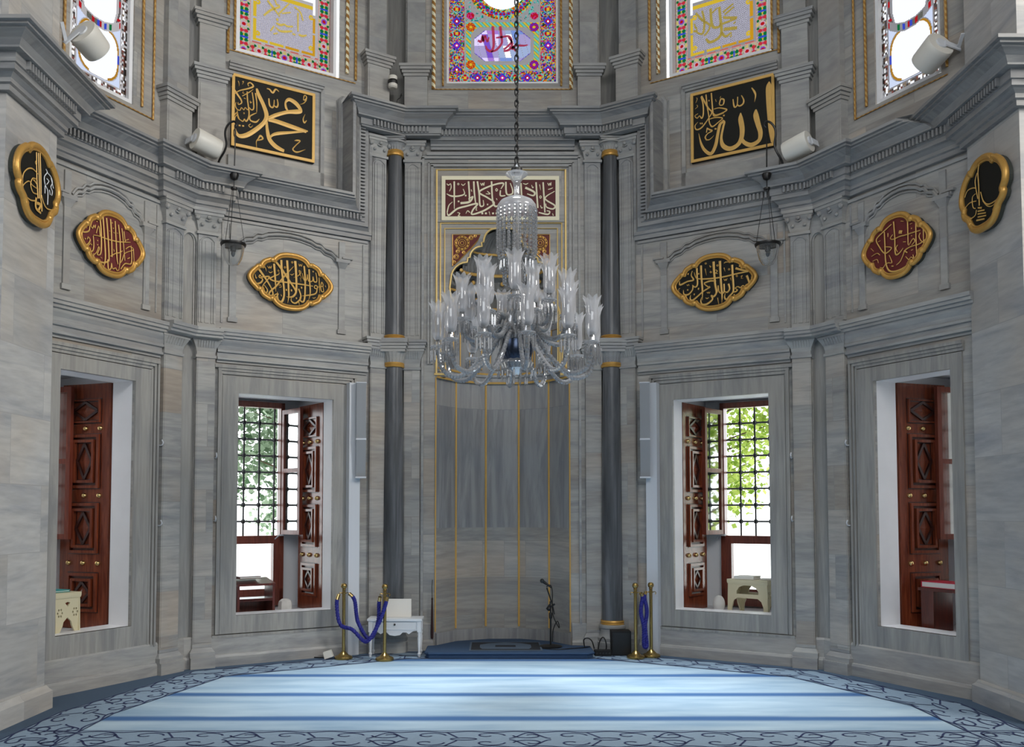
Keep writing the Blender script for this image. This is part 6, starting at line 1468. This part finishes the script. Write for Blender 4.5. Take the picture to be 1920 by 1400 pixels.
def book(M, label, w, d, h, cover, group=None):
    t = thing('book', M, label, 'book', group)
    mb = MB(); mb.box(-w/2, w/2, -d/2, d/2, 0, .006); mb.box(-w/2, w/2, -d/2, d/2, h-.006, h); mb.box(-w/2, -w/2+.008, -d/2, d/2, .006, h-.006); mb.build('cover', cover, t)
    mb = MB(); mb.box(-w/2+.008, w/2-.006, -d/2+.005, d/2-.005, .006, h-.006); mb.build('pages', M_PAGE, t)
# far left recess
plastic_table(at(FB[-1], -1, 1.285, -.40, .475, 94), 'beige plastic reading table with pierced ends in the far left window', .46, .30, .42)
book(at(FB[-1], -1, 1.34, -.36, .897, 4), 'white and teal book lying on the beige table in the far left window', .30, .22, .02, M_TEAL, 'books on the reading tables')
# near left recess: wooden bookstand, white stone
t = thing('book_stand', at(FA[-1], -1, 1.60, -.52, .475, 0), 'low dark wooden book stand with open shelf in the inner left window', 'stand')
mb = MB(); mb.hexa([(-.22,-.17,.335),(.22,-.17,.335),(.22,.17,.385),(-.22,.17,.385),(-.22,-.17,.36),(.22,-.17,.36),(.22,.17,.41),(-.22,.17,.41)]); mb.build('sloping_top', M_WOODD, t)
for x in (-.205, .205):
    mb = MB(); mb.box(x-.014, x+.014, -.15, .15, .0, .34); mb.build('side_panel', M_WOODD, t)
mb = MB(); mb.box(-.19,.19,-.15,.15,.165,.185); mb.build('shelf', M_WOODD, t)
mb = MB(); mb.box(-.19,.19,.13,.148,.0,.165); mb.box(-.19,.19,-.15,-.135,.16,.19); mb.build('rail', M_WOODD, t)
book(at(FA[-1], -1, 1.66, -.52, .888, 3), 'dark brown book lying on the sloping wooden stand in the inner left window', .26, .2, .028, M_WOODD)
t = thing('white_stone_block', at(FA[-1], -1, 1.215, -.50, .475), 'small white rounded stone block on the sill of the inner left window', 'stone')
mb = MB(); mb.lathe([(.001,0),(.085,0),(.09,.02),(.09,.10),(.078,.135),(.045,.158),(.001,.165)], n=8, sx=.95, sy=.8); mb.build('body', M_STONE, t, None, 30)
# near right recess: beige table with papers, oval stone
plastic_table(at(FA[1], 1, 1.60, -.52, .475, -14), 'beige plastic table with arched sides in the inner right window', .52, .30, .40)
book(at(FA[1], 1, 1.53, -.52, .878, -6), 'large pale closed book on the beige table in the inner right window', .24, .22, .035, M_PAGE, 'books on the reading tables')
book(at(FA[1], 1, 1.775, -.50, .878, 6), 'thin white booklet beside the pale book in the inner right window', .16, .2, .012, M_PAGE, 'books on the reading tables')
t = thing('round_stone', at(FA[1], 1, 1.20, -.48, .475), 'pale oval stone standing on the sill of the inner right window', 'stone')
mb = MB(); mb.sphere((0,0,.10), .10, 16, 10, 0, .72, .6, 1.02); mb.build('body', M_STONE, t, None, 60)
# far right recess: dark wooden bench with red book
t = thing('wooden_bench', at(FB[1], 1, 1.08, -.58, .475, 0), 'dark wooden reading bench in the far right window', 'bench')
mb = MB(); mb.box(-.27,.27,-.16,.16,.40,.43); mb.build('bench_top', M_WOODD, t)
for x in (-.18, .20):
    mb = MB(); mb.box(x-.07, x+.07, -.14, .14, 0, .40) if x < 0 else mb.box(x-.05, x+.05, -.14, .14, 0, .40); mb.build('leg', M_WOODD, t)
book(at(FB[1], 1, 1.03, -.57, .907, -4), 'red covered book lying on the wooden bench in the far right window', .40, .26, .06, M_RED)
# ------------------------------------------------------------------ trees outside
def tree(loc, H, rad, n, leaf_m, label, seed, zc_=None):
    rnd = random.Random(seed)
    t = thing('tree', loc, label, 'tree', 'trees outside the windows')
    mb = MB(); mb.tube(smooth3([(0,0,-.05),(.06,.02,H*.3),(-.05,.05,H*.6),(0,0,H*.85)], 5), [.16-.11*i/15 for i in range(16)], 8)
    tips = []
    for k in range(16):
        a = rnd.uniform(0, 6.28); h = rnd.uniform(.3, .85)*H; l = rad*rnd.uniform(.5, 1.0)
        p = [(0,0,h),(l*.5*math.cos(a),l*.5*math.sin(a),h+l*.2),(l*math.cos(a),l*math.sin(a),h+l*.35)]
        mb.tube(smooth3(p, 3), [.022-.003*i for i in range(7)], 5); tips.append(p[-1]); tips.append(p[1])
    mb.build('trunk', M_BARK, t, None, 60)
    mb = MB()
    clumps = [(q[0]+rnd.gauss(0,.3), q[1]+rnd.gauss(0,.3), q[2]+rnd.gauss(0,.3), rnd.uniform(.3,.6)) for q in tips for _ in range(2)]
    for i in range(n):
        c = clumps[rnd.randrange(len(clumps))]
        p = Vector((c[0]+rnd.gauss(0,c[3]*.6), c[1]+rnd.gauss(0,c[3]*.6), c[2]+rnd.gauss(0,c[3]*.55)))
        d = Vector((rnd.gauss(0,1), rnd.gauss(0,1), rnd.gauss(0,.6))).normalized(); q = d.orthogonal().normalized(); q = (q*math.cos(i)+d.cross(q)*math.sin(i))
        l = rnd.uniform(.07,.15); w_ = l*.42
        mb.face([p, p+d*l*.5+q*w_, p+d*l, p+d*l*.5-q*w_])
    mb.build('foliage', leaf_m, t)
tree((-3.3, 15.6, 0), 4.6, 1.9, 9500, M_LEAFG, 'grey green tree outside the inner left window', 3)
tree((-8.2, 17.5, 0), 4.4, 1.8, 4000, M_LEAFG, 'grey green tree further left behind the inner left window', 4)
tree((3.6, 16.4, 0), 4.6, 1.9, 7000, M_LEAFY, 'yellow green tree outside the inner right window', 5)
tree((8.3, 13.0, 0), 4.4, 1.6, 3000, M_LEAFY, 'yellow green tree outside the far right window', 6)

# ------------------------------------------------------------------ small iron hooks on the pilasters
for s in (-1, 1):
    for F, u, z, where in ((FB[s], .385, 2.34, 'upper'), (FB[s], .385, 1.52, 'lower'), (FA[s], 2.19, 2.24, 'upper'), (FA[s], 2.19, 1.56, 'lower')):
        lab = 'tiny metal hook, %s one %s the %s window on the %s' % (where, 'beside', 'outermost' if F is FB[s] else 'inner', side_word(s))
        mb = MB(); mb.tube(smooth3([(0,0,0),(0,-.05,-.005),(0,-.075,.02),(0,-.06,.05)], 4), .007, 5)
        tag(mb.build('wall_hook', M_METALW, None, F @ Matrix.Translation((s*u, -.002, z)), 60), lab, 'hook', 'wall hooks on the pilasters')
